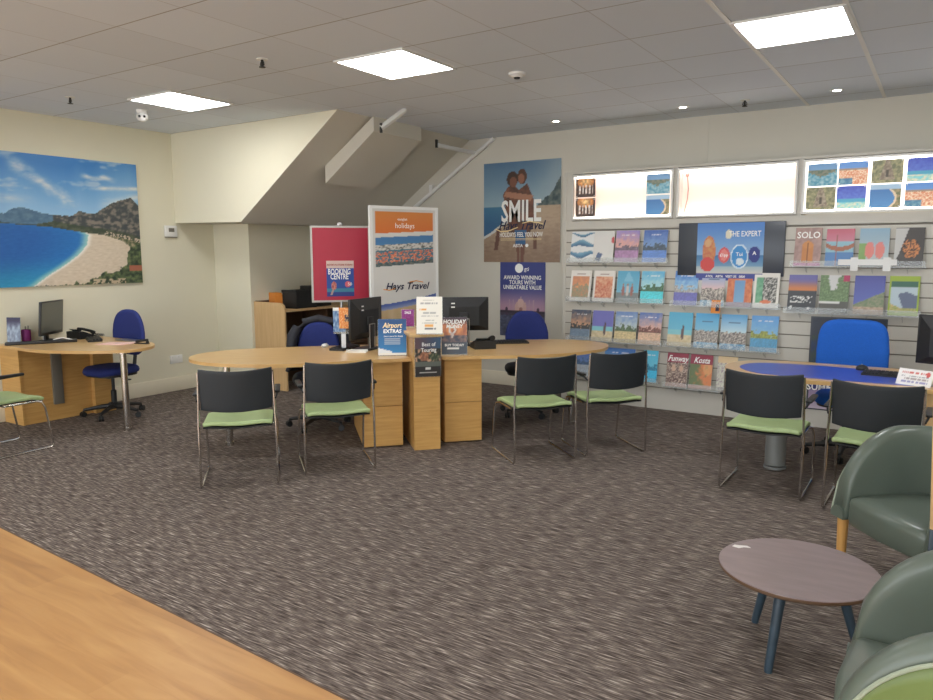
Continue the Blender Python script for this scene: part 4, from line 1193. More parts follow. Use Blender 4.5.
# middle desks (mirror pair either side of the pillar)
def mid_desk(sgn, label):
    t = thing('desk', label, 'desk', lw(0, 0), AZ, 'beech desks with rounded ends')
    e_ = .079 if sgn < 0 else .17
    pts = [(e_, .10, 's'), (.50, .085), (.85, .03), (1.15, .035), (1.45, .11), (1.72, .27), (1.88, .50), (1.90, .72), (1.80, .92), (1.58, 1.06), (1.25, 1.12), (.85, 1.13), (e_, 1.12, 's')]
    o = [(x * sgn, y) for x, y in smooth_outline(pts, 6)]
    if sgn < 0: o = [(x - .02, y) for x, y in o][::-1]
    m = MB(); desk_top(m, o); m.build('desktop', ['beech_top', 'beech_edge'], t)
    xa, xb = (-.505, -.165) if sgn < 0 else (.20, .535)
    m = MB(); m.b(xa, xb, .185, 1.06, .012, ZT - TH - .001)
    m.build('pedestal', 'beech', t, smooth=False)
    for z0, z1 in ((.014, .36), (.366, .742)):
        m = MB(); m.b(xa + .002, xb - .002, .165, .184, z0, z1, .0015); m.build('panel', 'beech', t, smooth=False)
    m = MB(); m.b(xa + .01, xb - .01, .20, 1.05, 0, .012); m.build('plinth', 'brown', t, smooth=False)
    lx = -1.622 if sgn < 0 else 1.545
    m = MB(); m.lathe((lx, .585, 0), [(0, .0), (.036, 0), (.036, .03), (.030, .031), (.030, ZT - TH - .015), (.06, ZT - TH - .014), (.06, ZT - TH - .001), (0, ZT - TH - .001)], 20); m.build('leg', 'chrome', t)
    return t
mid_desk(-1, 'beech desk with a rounded end left of the brochure topped pillar')
mid_desk(1, 'beech desk with a rounded end right of the brochure topped pillar')
# pillar cabinet between them
t = thing('pillar_cabinet', 'narrow tall beech pillar cabinet between the two middle desks', 'cabinet', lw(0, 0), AZ)
m = MB(); m.b(-.095, .125, .012, .62, .0, .965); m.build('carcass', 'beech', t, smooth=False)
m = MB(); m.b(-.097, .127, 0, .012, .004, .965, .001); m.build('front_panel', 'beech', t, smooth=False)
m = MB(); m.b(-.13, .16, -.02, .66, .965, .993, .003); m.build('top', 'beech_top', t)

# left desk
t = thing('desk', 'curved beech desk against the left wall under the beach picture', 'desk', (-7.38, 3.44, 0), 0, 'beech desks with rounded ends')
LO = Vector((-7.38, 3.44, 0))
pts = [(-.365, -.04, 's'), (-.03, -.03), (.40, -.02), (.72, .10), (.98, .27), (1.13, .48), (1.08, .68), (.92, .84), (.68, .92), (.3, .94), (-.365, .94, 's')]
m = MB(); desk_top(m, smooth_outline(pts, 6)); m.build('desktop', ['beech_top', 'beech_edge'], t)
m = MB(); m.b(-.36, 0, .0, .02, .0, ZT - TH - .001); m.build('end_panel', 'beech', t, smooth=False)
m = MB(); m.b(-.03, -.01, .02, .90, 0, ZT - TH - .001); m.build('side_panel', 'beech', t, smooth=False)
m = MB(); m.b(-.012, .05, .70, .92, 0, ZT - TH - .001); m.build('rear_box', 'beech', t, smooth=False)
m = MB(); m.b(-.009, .018, .30, .40, .16, .70, .004); m.build('cable_trunking', 'trunk', t)
m = MB(); m.lathe((-6.375 - LO.x, 3.892 - LO.y, 0), [(0, 0), (.036, 0), (.036, .03), (.030, .031), (.030, ZT - TH - .015), (.06, ZT - TH - .014), (.06, ZT - TH - .001), (0, ZT - TH - .001)], 20); m.build('leg', 'chrome', t)

# right desk with a blue inset
t = thing('desk', 'desk with a blue inset top in front of the slatted display wall', 'desk', (-1.0, 5.8, 0), 0)
RO = Vector((-1.0, 5.8, 0)); ZR = .755
pts = [(-.37, .0), (-.22, -.17), (.05, -.24), (.35, -.22), (.70, -.20, 's'), (1.30, -.20, 's'), (1.30, .70, 's'), (.3, .70), (-.08, .68), (-.33, .55), (-.44, .28)]
o = smooth_outline(pts, 6)
m = MB(); desk_top(m, o, ZR); m.build('desktop', ['beech_top', 'beech_edge'], t)
pts = [(-.27, .05), (-.10, -.10), (.25, -.13), (.55, -.12), (.90, -.09), (1.05, .10), (.95, .42), (.45, .52), (0, .52), (-.25, .42), (-.32, .23)]
m = MB(); m.prism(smooth_outline(pts, 6), ZR, ZR + .0025); m.build('inset', 'desk_blue', t)
m = MB(); m.lathe((.0, .05, 0), [(0, .0), (.055, 0), (.08, .012), (.08, .03), (.06, .035), (.075, .04), (.075, ZR - TH - .02), (.13, ZR - TH - .018), (.13, ZR - TH - .001), (0, ZR - TH - .001)], 24); m.build('leg', 'grey_paint', t)
m = MB(); m.b(.94, 1.26, -.17, .65, 0, ZR - TH - .001); m.build('pedestal', 'pale_wood', t, smooth=False)

# rear cabinet in the recess
t = thing('rear_cabinet', 'pale wooden cabinet with a tall curved side panel in the stair recess', 'cabinet', (-6.835, 6.10, 0), 0)
ZK = .985
prof = [(-.26, 0), (.27, 0), (.27, .99), (.262, 1.03), (.23, 1.055), (.18, 1.065), (-.26, 1.07)]
m = MB(); m.prism(prof, -.025, 0.0, axis='y'); m.build('side_panel', 'pale_wood', t, smooth=False)
m = MB(); m.b(-.26, .27, 0.0, 1.55, ZK - .03, ZK); m.build('counter', 'pale_wood', t, smooth=False)
m = MB(); m.b(-.26, -.235, 0.0, 1.55, ZK, ZK + .09); m.build('upstand', 'brown', t, smooth=False)
m = MB(); m.b(-.26, .20, 1.525, 1.55, 0, ZK - .03); m.b(-.26, -.24, 0, 1.525, 0, ZK - .03); m.build('carcass', 'brown', t, smooth=False)
m = MB(); m.b(-.24, .22, 0.0, 1.525, .45, .475); m.b(-.24, .2, .76, .78, 0, ZK - .03); m.build('shelves', 'brown', t, smooth=False)
# items on it
t = thing('orange_folder', 'orange folder standing on the pale cabinet in the stair recess', 'folder', (-6.95, 6.30, ZK), rad(-20))
m = MB(); m.prism([(-.10, 0), (.10, 0), (.10, .15), (.06, .185), (-.10, .185)], -.05, .05, axis='y'); m.build('case', 'orange', t)
m = MB(); m.b(-.105, -.10, -.048, .048, .01, .18); m.build('page_edge', 'paper', t)
q1 = on_x(300, 309, -6.70); q2 = on_x(315, 309, -6.78)
t = thing('storage_box', 'black open storage box on the pale cabinet left of the red poster', 'box', (-6.70, q1.y, ZK), 0)
m = MB(); w_, d_, h_ = .24, .34, .22
m.b(-w_ / 2, w_ / 2, -d_ / 2, -d_ / 2 + .012, 0, h_); m.b(-w_ / 2, w_ / 2, d_ / 2 - .012, d_ / 2, 0, h_); m.b(-w_ / 2, -w_ / 2 + .012, -d_ / 2 + .012, d_ / 2 - .012, 0, h_); m.b(w_ / 2 - .012, w_ / 2, -d_ / 2 + .012, d_ / 2 - .012, 0, h_ ); m.b(-w_ / 2, w_ / 2, -d_ / 2, d_ / 2, 0, .01)
m.build('body', 'black', t, smooth=False)
m = MB(); m.b(-w_ / 2 - .008, w_ / 2 + .008, -d_ / 2 - .008, -d_ / 2 + .02, h_ - .03, h_ + .005, .003); m.build('rim', 'black', t)
t = thing('archive_case', 'taller black case beside the storage box on the pale cabinet', 'case', (-6.78, q1.y + .36, ZK), 0)
m = MB(); m.b(-.14, .14, -.14, .14, 0, .26, .008); m.build('body', 'black', t)
m = MB(); m.tube([(.155, -.06, .16), (.175, -.05, .16), (.175, .05, .16), (.155, .06, .16)], .006, 6); m.build('handle', 'metal_dark', t)

# ------------------------------------------------------------------ desk items
def monitor(label, loc, rz, w=.50, h=.31, zb_=.14, tilt=0.0, logo=True):
    """screen faces +y local, back faces -y"""
    t = thing('monitor', label, 'monitor', loc, rz, None)
    T = Matrix.Translation((0, 0, zb_ + h / 2)) @ Matrix.Rotation(tilt, 4, 'X')
    m = MB(); m.box((0, 0, 0), (w, .022, h), bevel=.004); bmesh.ops.transform(m.bm, matrix=T, verts=m.bm.verts); sc_ = m.build('screen_case', 'black', t)
    m = MB()
    a = [(-w * .47, -.011, -h * .46), (w * .47, -.011, -h * .46), (w * .47, -.011, h * .47), (-w * .47, -.011, h * .47)]
    b = [(-w * .30, -.045, -h * .34), (w * .30, -.045, -h * .34), (w * .30, -.045, h * .22), (-w * .30, -.045, h * .22)]
    A_ = [m.bm.verts.new(q) for q in a]; B_ = [m.bm.verts.new(q) for q in b]
    m.bm.faces.new(B_)
    for k in range(4): m.bm.faces.new((A_[k], A_[(k + 1) % 4], B_[(k + 1) % 4], B_[k]))
    bmesh.ops.transform(m.bm, matrix=T, verts=m.bm.verts); m.build('back_housing', 'black', sc_, smooth=False)
    m = MB(); m.box((0, .0115, .008), (w * .94, .002, h * .88)); bmesh.ops.transform(m.bm, matrix=T, verts=m.bm.verts); m.build('screen', 'screen', t)
    m = MB(); m.box((0, -.06, zb_ * .5 + h * .15), (.075, .018, zb_ + h * .32), bevel=.004); m.box((0, -.035, zb_ + h * .42), (.09, .05, .09), bevel=.004); st_ = m.build('stand', 'black', t)
    m = MB(); m.tube([(-.045, -.071, .015), (-.045, -.071, zb_ + h * .36), (.045, -.071, zb_ + h * .36), (.045, -.071, .015)], .005, 6); m.build('stand_trim', 'steel', st_)
    m = MB(); m.box((0, -.02, .008), (.24, .19, .014), bevel=.005); m.build('base', 'black', t)
    if logo:
        m = MB()
        for zz in (.10, .065): m.box((w * .30 - .02 if False else -w * .22, -.047, -h * .46 + h * .72 + zz - .08), (.035, .002, .012))
        bmesh.ops.transform(m.bm, matrix=T, verts=m.bm.verts); m.build('label', 'white', sc_)
    return t
def keyboard(label, loc, rz, w=.43, d=.14, mt='black'):
    t = thing('keyboard', label, 'keyboard', loc, rz, None)
    m = MB(); m.prism([(-d / 2, 0), (d / 2, 0), (d / 2, .022), (-d / 2, .012)], -w / 2, w / 2, axis='x'); m.build('case', mt, t)
    m = MB()
    for r_ in range(4):
        for k in range(14):
            x = -w / 2 + .02 + k * (w - .04) / 13.5; y = -d / 2 + .022 + r_ * .031; z = .014 + (y + d / 2) / d * .010
            m.box((x, y, z + .003), (.022, .022, .008))
    m.build('keys', 'black', t, smooth=False)
    return t
def phone(label, loc, rz):
    t = thing('desk_phone', label, 'telephone', loc, rz, None)
    m = MB(); m.prism([(-.10, 0), (.10, 0), (.10, .075), (.06, .08), (-.10, .02)], -.10, .10, axis='x'); m.build('base', 'black', t)
    m = MB(); m.tube([(-.07, -.09, .05), (-.07, -.05, .075), (-.07, .05, .105), (-.07, .09, .10)], [.024, .015, .015, .026], 10); m.build('handset', 'black', t)
    m = MB(); m.box((.03, .055, .088), (.10, .055, .006), rot=Matrix.Rotation(rad(25), 4, 'X')); m.build('display', 'screen', t)
    m = MB()
    for i in range(3):
        for j_ in range(4): m.box((.0 + i * .028, -.06 + j_ * .024, .040 + j_ * .010), (.018, .014, .008))
    m.build('buttons', 'trunk', t, smooth=False)
    m = MB(); pts = [(-.07 + .012 * math.cos(k * 1.1), -.10 - k * .0022, .03 + .012 * math.sin(k * 1.1) - k * .0003) for k in range(50)]; m.tube(pts, .003, 5); m.build('cord', 'black', t)
    return t
def sign(name, label, loc, rz, w, h, fn, lines, tilt=rad(9), cat='sign', backing='acrylic'):
    t = thing(name, label, cat, loc, rz, None)
    t.rotation_euler = (0, 0, rz)
    S = Matrix.Rotation(-tilt, 4, 'X')
    m = MB(); m.b(-w / 2 - .004, w / 2 + .004, 0, .004, 0, h + .01); bmesh.ops.transform(m.bm, matrix=S, verts=m.bm.verts); m.build('holder', backing, t, smooth=False)
    m = MB(); m.box((0, .035, .002), (w, .09, .004)); m.build('foot', backing, t, smooth=False)
    o = sheet('card', w, h, 30, 42, fn, t, y=-.001, z0=.008); o.data.transform(S)
    if lines:
        lettering(lines, o, -.003, post=S)
    return t
ZD = ZT
# middle-left desk
monitor('black monitor turned side on at the left middle desk', lw(-.40, .82, ZD), AZ + rad(52), .54, .37, .10, 0)
def airport(s, t):
    c = mixc((40, 130, 190), (30, 70, 120), t)
    if t < .07: c = (232, 230, 222)
    elif t < .2 and s < .5 and t < .2 - s * .2: c = (226, 232, 236)
    if .3 < t < .48 and .2 < s < .8 and (int(t * 60) % 3) == 0: c = (170, 180, 190)
    return c
p = on_z(392.5, 356, ZD)
sign('airport_sign', 'blue leaflet card in a clear stand at the left edge of the pillar', (p.x, p.y, ZD), rad(38), .24, .31, airport,
     [('Airport', .0, .262, .062, 'txt_cream', .85, .25, .02), ('EXTRAS', .0, .212, .044, 'txt_white', 1.0, .1, .03), ('See in store for details', .01, .17, .018, 'txt_white', 1, 0, .01)], cat='sign')
p = on_z(344, 350, ZD)
t = thing('leaflet_stand', 'slim grey leaflet stand with blue and orange leaflets beside the side on monitor', 'leaflet stand', (p.x, p.y, ZD), rad(36))
m = MB(); m.b(-.02, .02, -.008, .008, .008, .27); m.build('post', 'steel', t)
m = MB(); m.box((0, 0, .005), (.08, .07, .010), bevel=.003); m.build('base', 'steel', t)
def bl(s, t): return mixc((150, 180, 206), (60, 96, 150), .5 + fb(s, t, 6, 2)) if t < .85 else (230, 230, 226)
def og(s, t):
    c = (224, 134, 60)
    if .35 < t < .65 and .45 < s < .9: c = (50, 44, 70)
    if fb(s, t, 14, 5) > .25: c = (240, 196, 130)
    return c
sheet('blue_leaflet', .11, .22, 16, 26, bl, t, y=-.014, x0=-.09, z0=.17)
sheet('orange_leaflet', .11, .19, 16, 22, og, t, y=-.026, x0=-.035, z0=.20)
m = MB(); m.b(-.09, .08, -.012, -.008, .15, .19); m.build('pocket', 'acrylic', t)
p = on_z(345, 348.5, ZD); keyboard('black keyboard on the left middle desk, beside the side on monitor', (p.x, p.y, ZD), AZ + rad(60), .36, .14)
p = on_z(325, 347, ZD)
t = thing('computer_mouse', 'black and white computer mouse at the left end of a keyboard', 'computer mouse', (p.x, p.y, ZD), rad(20))
m = MB(); m.sphere((0, 0, .012), .03, (1.0, 1.7, .75), 14)
bmesh.ops.bisect_plane(m.bm, geom=m.bm.verts[:] + m.bm.edges[:] + m.bm.faces[:], plane_co=(0, 0, 0), plane_no=(0, 0, 1), clear_inner=True); m.build('body', 'white', t)
m = MB(); m.box((0, .03, .032), (.012, .03, .008), bevel=.003); m.build('wheel', 'black', t)
p = on_z(357, 352, ZD)
t = thing('notepad', 'small stack of white papers at the foot of the side on monitor', 'paper', (p.x, p.y, ZD), rad(30))
m = MB(); m.b(-.09, .09, -.05, .05, 0, .012); m.box((.01, 0, .016), (.17, .09, .006), rot=Matrix.Rotation(.15, 4, 'Z')); m.build('sheets', 'paper', t, smooth=False)

# pillar top and front
ZP = .993
def notice(s, t):
    c = (236, 232, 220)
    for k, (z, a, b, q) in enumerate([(.90, .25, .7, 3), (.82, .15, .85, 1), (.66, .1, .4, 2), (.56, .25, .75, 1), (.47, .15, .85, 1), (.36, .3, .7, 1), (.28, .15, .8, 1), (.22, .3, .65, 2), (.13, .2, .75, 0)]):
        if abs(t - z) < (.03 if q in (0, 2) else .014) and a < s < b and fb(s, 0, 60, z * 9) > -.2: c = {0: (110, 112, 112), 1: (176, 174, 168), 2: (230, 170, 90), 3: (200, 196, 186)}[q]
    return c
p = on_z(429.5, 334.5, ZP)
sign('notice_card', 'white printed notice in a clear stand on top of the pillar cabinet', (p.x, p.y, ZP), rad(34), .21, .30, notice, None, tilt=rad(8))
def bestof(s, t):
    c = mixc((96, 70, 76), (60, 90, 120), s) if t > .72 else (120, 104, 96)
    if .38 < t <= .72:
        c = mixc((40, 44, 40), (190, 150, 120), sstep(-.2, .5, fb(s, t, 11, 4)))
        if math.hypot((s - .35) / .18, (t - .52) / .12) < 1: c = mixc(c, (190, 116, 86), .6)
        if math.hypot((s - .75) / .2, (t - .5) / .1) < 1: c = mixc(c, (60, 84, 60), .6)
    if t <= .38: c = (92, 98, 92)
    if t < .26: c = (40, 38, 38)
    if abs(s - .5) < .09 and .17 < t < .25: c = (206, 206, 200)
    if .09 < t < .12 and .15 < s < .85: c = (190, 190, 186)
    return c
t = thing('hanging_leaflet', 'dark touring leaflet hung on the front of the pillar cabinet', 'leaflet', lw(.022, -.022, .63), AZ)
m = MB(); m.b(-.112, .112, 0, .018, 0, .335); m.build('holder', 'acrylic', t, smooth=False)
sheet('cover', .215, .325, 34, 48, bestof, t, y=-.002, z0=.004)
lettering([('Best of', .005, .272, .045, 'txt_white', .9, 0, .01), ('Touring', .005, .225, .045, 'txt_white', .9, 0, .01)], t, -.004)
p = on_z(410, 327, ZP)
def purp(s, t): return (150, 60, 140) if fb(s, t, 20, 2) > .1 else (122, 36, 110)
sign('purple_leaflet', 'small purple leaflet card standing at the rear of the pillar cabinet', (lw(-.05, .55).x, lw(-.05, .55).y, ZP), rad(36), .11, .15, purp, [('SALE', 0, .13, .03, 'txt_white', .9, 0, .02)], tilt=rad(6))
# middle-right desk
def money(s, t):
    c = mixc((176, 110, 84), (70, 60, 74), sstep(.75, 1, t))
    if t < .8: c = mixc((222, 150, 100), (170, 104, 80), .5 + fb(s, t, 5, 2))
    if t < .52: c = mixc((72, 76, 92), (150, 120, 110), .4 + fb(s, t * 2, 6, 6))
    if t < .32: c = (70, 80, 92)
    d = math.hypot((s - .42) / .15, (t - .65) / .11)
    if .55 < d < 1: c = (226, 220, 214)
    if inpoly(s, t, [(.32, .58), (.52, .58), (.42, .42)]): c = (206, 190, 180)
    if .14 < t < .17 and .2 < s < .7: c = (226, 226, 220)
    return c
p = on_z(454.5, 355, ZD)
sign('money_sign', 'sunset coloured card in a clear stand on the right middle desk by the pillar', (p.x, p.y, ZD), rad(36), .22, .32, money,
     [('HOLIDAY', 0, .287, .05, 'txt_white', .9, .15, .03), ('MONEY', 0, .248, .045, 'txt_white', .9, .15, .03), ('BUY TODAY', 0, .085, .03, 'txt_white', 1, 0, .02)])
p = on_z(466, 346, ZD)
monitor('black monitor seen from behind on the right middle desk', (lw(.54, .86).x, lw(.54, .86).y, ZD), rad(40), .48, .32, .14, 0)
phone('black desk phone right of the sunset coloured card', (lw(.66, .60).x, lw(.66, .60).y, ZD), AZ + PI)
p = on_z(492, 345.5, ZD); keyboard('long black keyboard on the right middle desk', (lw(.98, .88).x, lw(.98, .88).y, ZD), rad(40), .42, .13)
# left desk
p = on_z(48, 336, ZD)
monitor('black monitor at an angle on the curved left desk', (-7.56, 3.87, ZD), rad(-53), .46, .34, .07, rad(-5), False)
phone('black desk phone beside the angled monitor on the curved desk', (-7.56, 4.17, ZD), rad(190))
keyboard('black keyboard on the curved left desk, before the phone', (-7.27, 4.13, ZD), rad(-25), .36, .13)
t = thing('cable_tray', 'long black docking bar on the curved desk under the angled monitor', 'docking bar', (-7.44, 3.70, ZD), rad(62))
m = MB(); m.box((0, 0, .014), (.62, .09, .028), bevel=.008); m.build('bar', 'black', t)
m = MB(); m.tube([(.1, .03, .03), (.18, .0, .05), (.28, -.02, .02)], .006, 6); m.build('cable', 'paper', t)
def lf(s, t): return mixc((60, 60, 90), (176, 196, 216), sstep(.9, .6, t) * (.7 + .4 * fb(s, t, 5, 2)))
p = on_z(18, 341, ZD)
sign('leaflet_holder', 'pale blue leaflet in a stand at the left end of the curved desk', (-7.66, 3.545, ZD), rad(28), .14, .25, lf, None, tilt=rad(4))
t = thing('pen_pot', 'dark purple pot between the leaflet and the angled monitor', 'pot', (-7.66, 3.665, ZD), 0)
m = MB(); m.lathe((0, 0, 0), [(0, 0), (.04, 0), (.045, .13), (.041, .13), (.037, .01), (0, .01)], 20); m.build('cup', 'purple', t)
m = MB(); m.tube([(.02, 0, .02), (.03, .01, .17)], .004, 6); m.tube([(-.02, 0, .02), (-.028, .01, .16)], .004, 6); m.build('pens', 'black', t)
t = thing('paper_sheet', 'pink sheet of paper near the rounded tip of the left desk', 'paper', (-6.80, 4.08, ZD), rad(25))
m = MB(); m.b(-.15, .15, -.105, .105, 0, .002); m.box((.03, .02, .003), (.28, .19, .002), rot=Matrix.Rotation(.2, 4, 'Z')); m.build('sheet', 'pink', t, smooth=False)
t = thing('laptop', 'closed slim silver laptop at the rounded end of the left desk', 'laptop', (-6.88, 4.29, ZD), rad(5))
m = MB(); m.box((0, 0, .007), (.34, .10, .014), bevel=.004); m.build('body', 'steel', t)
t = thing('stapler', 'black stapler on the silver laptop side of the curved desk', 'stapler', (-6.56, 4.21, ZD), rad(20))
m = MB(); m.box((0, 0, .006), (.15, .035, .010), bevel=.003); m.build('base', 'black', t)
m = MB(); m.box((0.0, 0, .032), (.14, .026, .024), rot=Matrix.Rotation(rad(-8), 4, 'Y'), bevel=.008); m.box((.06, 0, .018), (.02, .02, .022)); m.build('arm', 'black', t)
# right desk
p = on_z(862, 370, ZR)
t = thing('computer_mouse', 'black computer mouse on the blue inset of the right desk', 'computer mouse', (p.x, p.y, ZR + .0025), rad(10))
m = MB(); m.sphere((0, 0, .008), .034, (1.3, 1.5, .9), 14)
bmesh.ops.bisect_plane(m.bm, geom=m.bm.verts[:] + m.bm.edges[:] + m.bm.faces[:], plane_co=(0, 0, 0), plane_no=(0, 0, 1), clear_inner=True); m.build('body', 'black', t)
m = MB(); m.box((0, .02, .036), (.012, .03, .008), bevel=.003); m.build('wheel', 'steel', t)
p = on_z(884, 376, ZR); keyboard('black keyboard behind the white tent card on the blue topped desk', (p.x + .06, p.y, ZR + .0025), rad(-4), .40, .13)
def tent(s, t):
    c = (236, 234, 232)
    for z, q in ((.78, (206, 110, 100)), (.55, (150, 150, 160)), (.40, (170, 160, 160)), (.2, (150, 150, 190))):
        if abs(t - z) < .05 and .1 < s < .9 and fb(s * 2, 0, 30, z * 7) > -.15: c = q
    if math.hypot((s - .86) / .06, (t - .75) / .16) < 1: c = (206, 90, 84)
    return c
p0_, p1_ = on_z(895, 384, ZR), on_z(930, 389, ZR)
t = thing('tent_card', 'folded white tent card with coloured print on the blue topped desk', 'card', ((p0_.x + p1_.x) / 2, (p0_.y + p1_.y) / 2 + .02, ZR + .0025), math.atan2(p1_.y - p0_.y, p1_.x - p0_.x))
w = (p1_ - p0_).length
o = sheet('front_face', w, .115, 40, 16, tent, t, y=0, z0=0); o.data.transform(Matrix.Rotation(rad(-25), 4, 'X')); 
m = MB(); m.b(-w / 2, w / 2, .0, .001, 0, .115); bmesh.ops.transform(m.bm, matrix=Matrix.Translation((0, .097, 0)) @ Matrix.Rotation(rad(25), 4, 'X'), verts=m.bm.verts); m.build('rear_face', 'paper', t, smooth=False)
pm_ = on_y(920, 340, 6.35)
monitor('black monitor cut by the right edge of the photo on the blue topped desk', (pm_.x + .22, 6.22, ZR + .003), rad(-20), .50, .36, .08, rad(0), False)

# ------------------------------------------------------------------ coffee table
CT = Vector((-.425, 3.12, 0)); ZCT = .375; RT = .305
t = thing('coffee_table', 'low round mauve topped coffee table with slate blue legs', 'coffee table', CT)
m = MB(); m.mi = 1; m.lathe((0, 0, 0), [(0, ZCT - .020), (RT - .006, ZCT - .020), (RT, ZCT - .014), (RT, ZCT - .003)], 72); m.mi = 0; m.lathe((0, 0, 0), [(RT, ZCT - .003), (RT - .003, ZCT), (0, ZCT)], 72); m.build('tabletop', ['table_top', 'brown'], t, merge=True)
m = MB(); m.lathe((0, 0, 0), [(0, ZCT - .034), (RT - .05, ZCT - .034), (RT - .05, ZCT - .023), (0, ZCT - .023)], 48); m.build('under_ring', 'black', t)
for (lx, ly) in ((-.481, 2.915), (-.611, 3.302), (-.195, 3.247)):
    f_ = Vector((lx, ly, 0)) - CT; g = f_ * .62
    m = MB(); m.tube([(f_.x, f_.y, .0), (f_.x, f_.y, .012), (g.x, g.y, ZCT - .034)], [.015, .016, .023], 14); m.build('leg', 'table_leg', t)
pw_ = on_z(741, 547, ZCT) - CT
m = MB(); m.prism([(pw_.x - .035, pw_.y - .012), (pw_.x - .005, pw_.y - .018), (pw_.x + .012, pw_.y + .004), (pw_.x + .04, pw_.y + .012), (pw_.x + .02, pw_.y + .028), (pw_.x - .01, pw_.y + .016), (pw_.x - .03, pw_.y + .012)], ZCT, ZCT + .0006); o = m.build('scuff', 'paint_white', t, smooth=False)

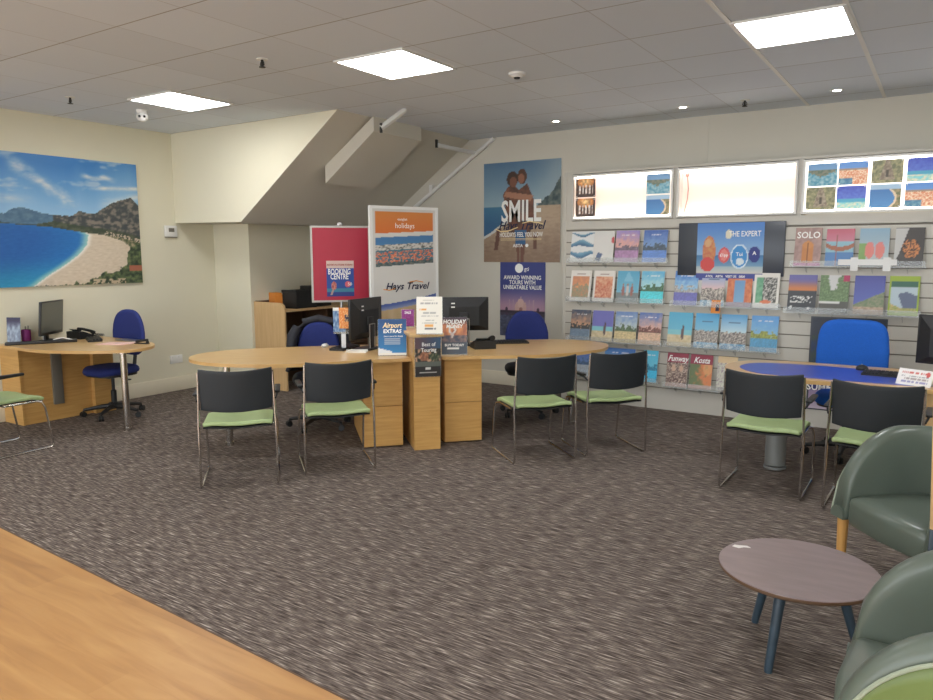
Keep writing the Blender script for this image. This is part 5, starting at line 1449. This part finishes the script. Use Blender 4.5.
# ------------------------------------------------------------------ tub chairs
def tub_chair(label, loc, rz):
    """opens towards -y"""
    t = thing('tub_chair', label, 'tub chair', loc, rz, None)
    RW, TH_ = .295, .085; ZB = .31
    # plan path of the shell centre line: straight arms then half circle
    arm = .30
    Ltot = arm * 2 + PI * RW
    def plan(s, off):
        d = s * Ltot; r = RW + off
        if d < arm: return Vector((-r, -arm + d, 0))
        if d > Ltot - arm: return Vector((r, -(d - (Ltot - arm)), 0))
        a = PI - (d - arm) / RW
        return Vector((r * math.cos(a), r * math.sin(a), 0))
    def top(s):
        e = min(1, min(s, 1 - s) * Ltot / .34)      # distance from the arm front
        return .37 + .40 * math.sqrt(max(0, 1 - (1 - e) ** 2))
    NS = 56
    # outer skin (lime) and inner skin with rolled top (sage)
    m = MB()
    def outer(a, b): p = plan(a, TH_ / 2 + .004); return (p.x, p.y, ZB + (max(ZB + .02, top(a) - .048) - ZB) * b)
    m.grid(outer, NS, 8)
    oc = m.build('outer_cover', 'lime', t, mods=solid(.012, 0))
    m = MB()
    K = 12
    def inner(a, b):
        h = top(a); rr = TH_ / 2 - .002
        zc_ = h - rr
        if b < .5:
            z = ZB + (zc_ - ZB) * (b / .5); off = -TH_ / 2
        elif b < .9:
            an = PI * (b - .5) / .4; off = -rr * math.cos(an); z = zc_ + rr * math.sin(an)
        else:
            off = rr + .003; z = max(ZB + .01, zc_ - .010 * (b - .9) / .1)
        p = plan(a, off); return (p.x, p.y, z)
    V = m.grid(inner, NS, 20)
    # close the arm fronts
    for col_ in (V[0], V[-1]):
        pass
    m.build('inner_cover', 'sage', t, mods=solid(.008, 0), angle=60)
    for s_ in (0, 1):
        m = MB(); rr = TH_ / 2 + .004; h = top(s_); p = plan(s_, 0); y_ = p.y
        prof = [(-rr, ZB)] + [(-rr * math.cos(PI * k / 10), h - rr + rr * math.sin(PI * k / 10)) for k in range(11)] + [(rr, ZB)]
        m.prism([(p.x + a_, z_) for a_, z_ in prof], y_ - .012, y_ + .02, axis='y'); m.build('arm_front', 'sage', t)
    # piping along the outer rim
    m = MB(); m.tube([(plan(k / NS, TH_ / 2 + .010).x, plan(k / NS, TH_ / 2 + .010).y, max(ZB + .02, top(k / NS) - .052)) for k in range(NS + 1)], .006, 6); m.build('piping', 'piping', oc)
    # seat
    m = MB(); pts = []
    wi = RW - TH_ / 2 - .006
    pts = [(-wi, -arm + .02), (-wi + .03, -arm + .0), (0, -arm - .015), (wi - .03, -arm + .0), (wi, -arm + .02), (wi, 0)] + [(wi * math.cos(a * PI / 14), wi * math.sin(a * PI / 14)) for a in range(1, 14)] + [(-wi, 0)]
    rings = []
    for sc, z in ((.97, ZB - .015), (1.0, ZB + .005), (1.0, ZB + .085), (.975, ZB + .115), (.90, ZB + .128), (.6, ZB + .134), (.3, ZB + .136)):
        rings.append([m.bm.verts.new((x * sc, (y + .05) * sc - .05, z)) for x, y in pts])
    n = len(pts)
    for i in range(len(rings) - 1):
        for k in range(n): m.bm.faces.new((rings[i][k], rings[i][(k + 1) % n], rings[i + 1][(k + 1) % n], rings[i + 1][k]))
    m.bm.faces.new(rings[0][::-1]); m.bm.faces.new(rings[-1]); m.build('seat', 'sage', t, angle=50)
    for (x, y) in ((-RW - .002, -arm + .03), (RW + .002, -arm + .03), (-.22, .22), (.22, .22)):
        m = MB(); sx = math.copysign(1, x)
        m.tube([(x, y, 0), (x, y, ZB + .01)], [.020, .028], 14); m.build('leg', 'leg_wood', t)
    return t
# chair 1 faces away from +u
d1 = Vector((.68, -.733, 0)); back = Vector((.733, .68, 0))
lf_ = Vector((-.395, 4.065, 0))
c1_ = lf_ + d1 * .325 + back * .30
tub_chair('grey green tub chair with wooden legs behind the round coffee table', c1_, math.atan2(back.y, back.x) - PI / 2)
c2_ = Vector((.125, 2.285, 0))
tub_chair('tub chair with lime outer side at the lower right corner', c2_, rad(-90 + 0))

# slim leaning timber stand at the right edge
t = thing('wooden_stand', 'pale wooden post with a dark foot at the right edge between the tub chairs', 'stand', (.04, 3.36, 0), 0)
a = on_y(931, 529, 3.36); b_ = on_y(934.5, 400, 3.36)
m = MB(); L0 = Vector(t.location)
m.tube([a + Vector((.010, 0, 0)) - L0, b_ + Vector((.010, 0, 0)) - L0], .014, 4); m.build('post', 'pale_wood', t)
m = MB(); m.box((a.x + .012 - L0.x, 0, a.z / 2), (.034, .034, a.z), bevel=.006); m.build('foot', 'table_leg', t)

# ------------------------------------------------------------------ camera, world, view
cam = bpy.data.cameras.new('camera'); co = bpy.data.objects.new('camera', cam); COL.objects.link(co)
cam.sensor_width = 36.0; cam.sensor_fit = 'HORIZONTAL'; cam.lens = f_px / 933 * 36.0; cam.clip_start = 0.05
co.matrix_world = Matrix(((CX[0], CX[1], CX[2], EYE.x), (CY[0], CY[1], CY[2], EYE.y), (CZ[0], CZ[1], CZ[2], EYE.z), (0, 0, 0, 1)))
bpy.context.scene.camera = co
w = bpy.data.worlds.new('World'); bpy.context.scene.world = w; w.use_nodes = True
bg = w.node_tree.nodes['Background']; bg.inputs['Color'].default_value = (0.92, 0.96, 1.0, 1); bg.inputs['Strength'].default_value = 2.6
vs = bpy.context.scene.view_settings
vs.view_transform = 'Standard'; vs.look = 'None'; vs.gamma = 1.0; vs.exposure = 0.6; vs.use_curve_mapping = False
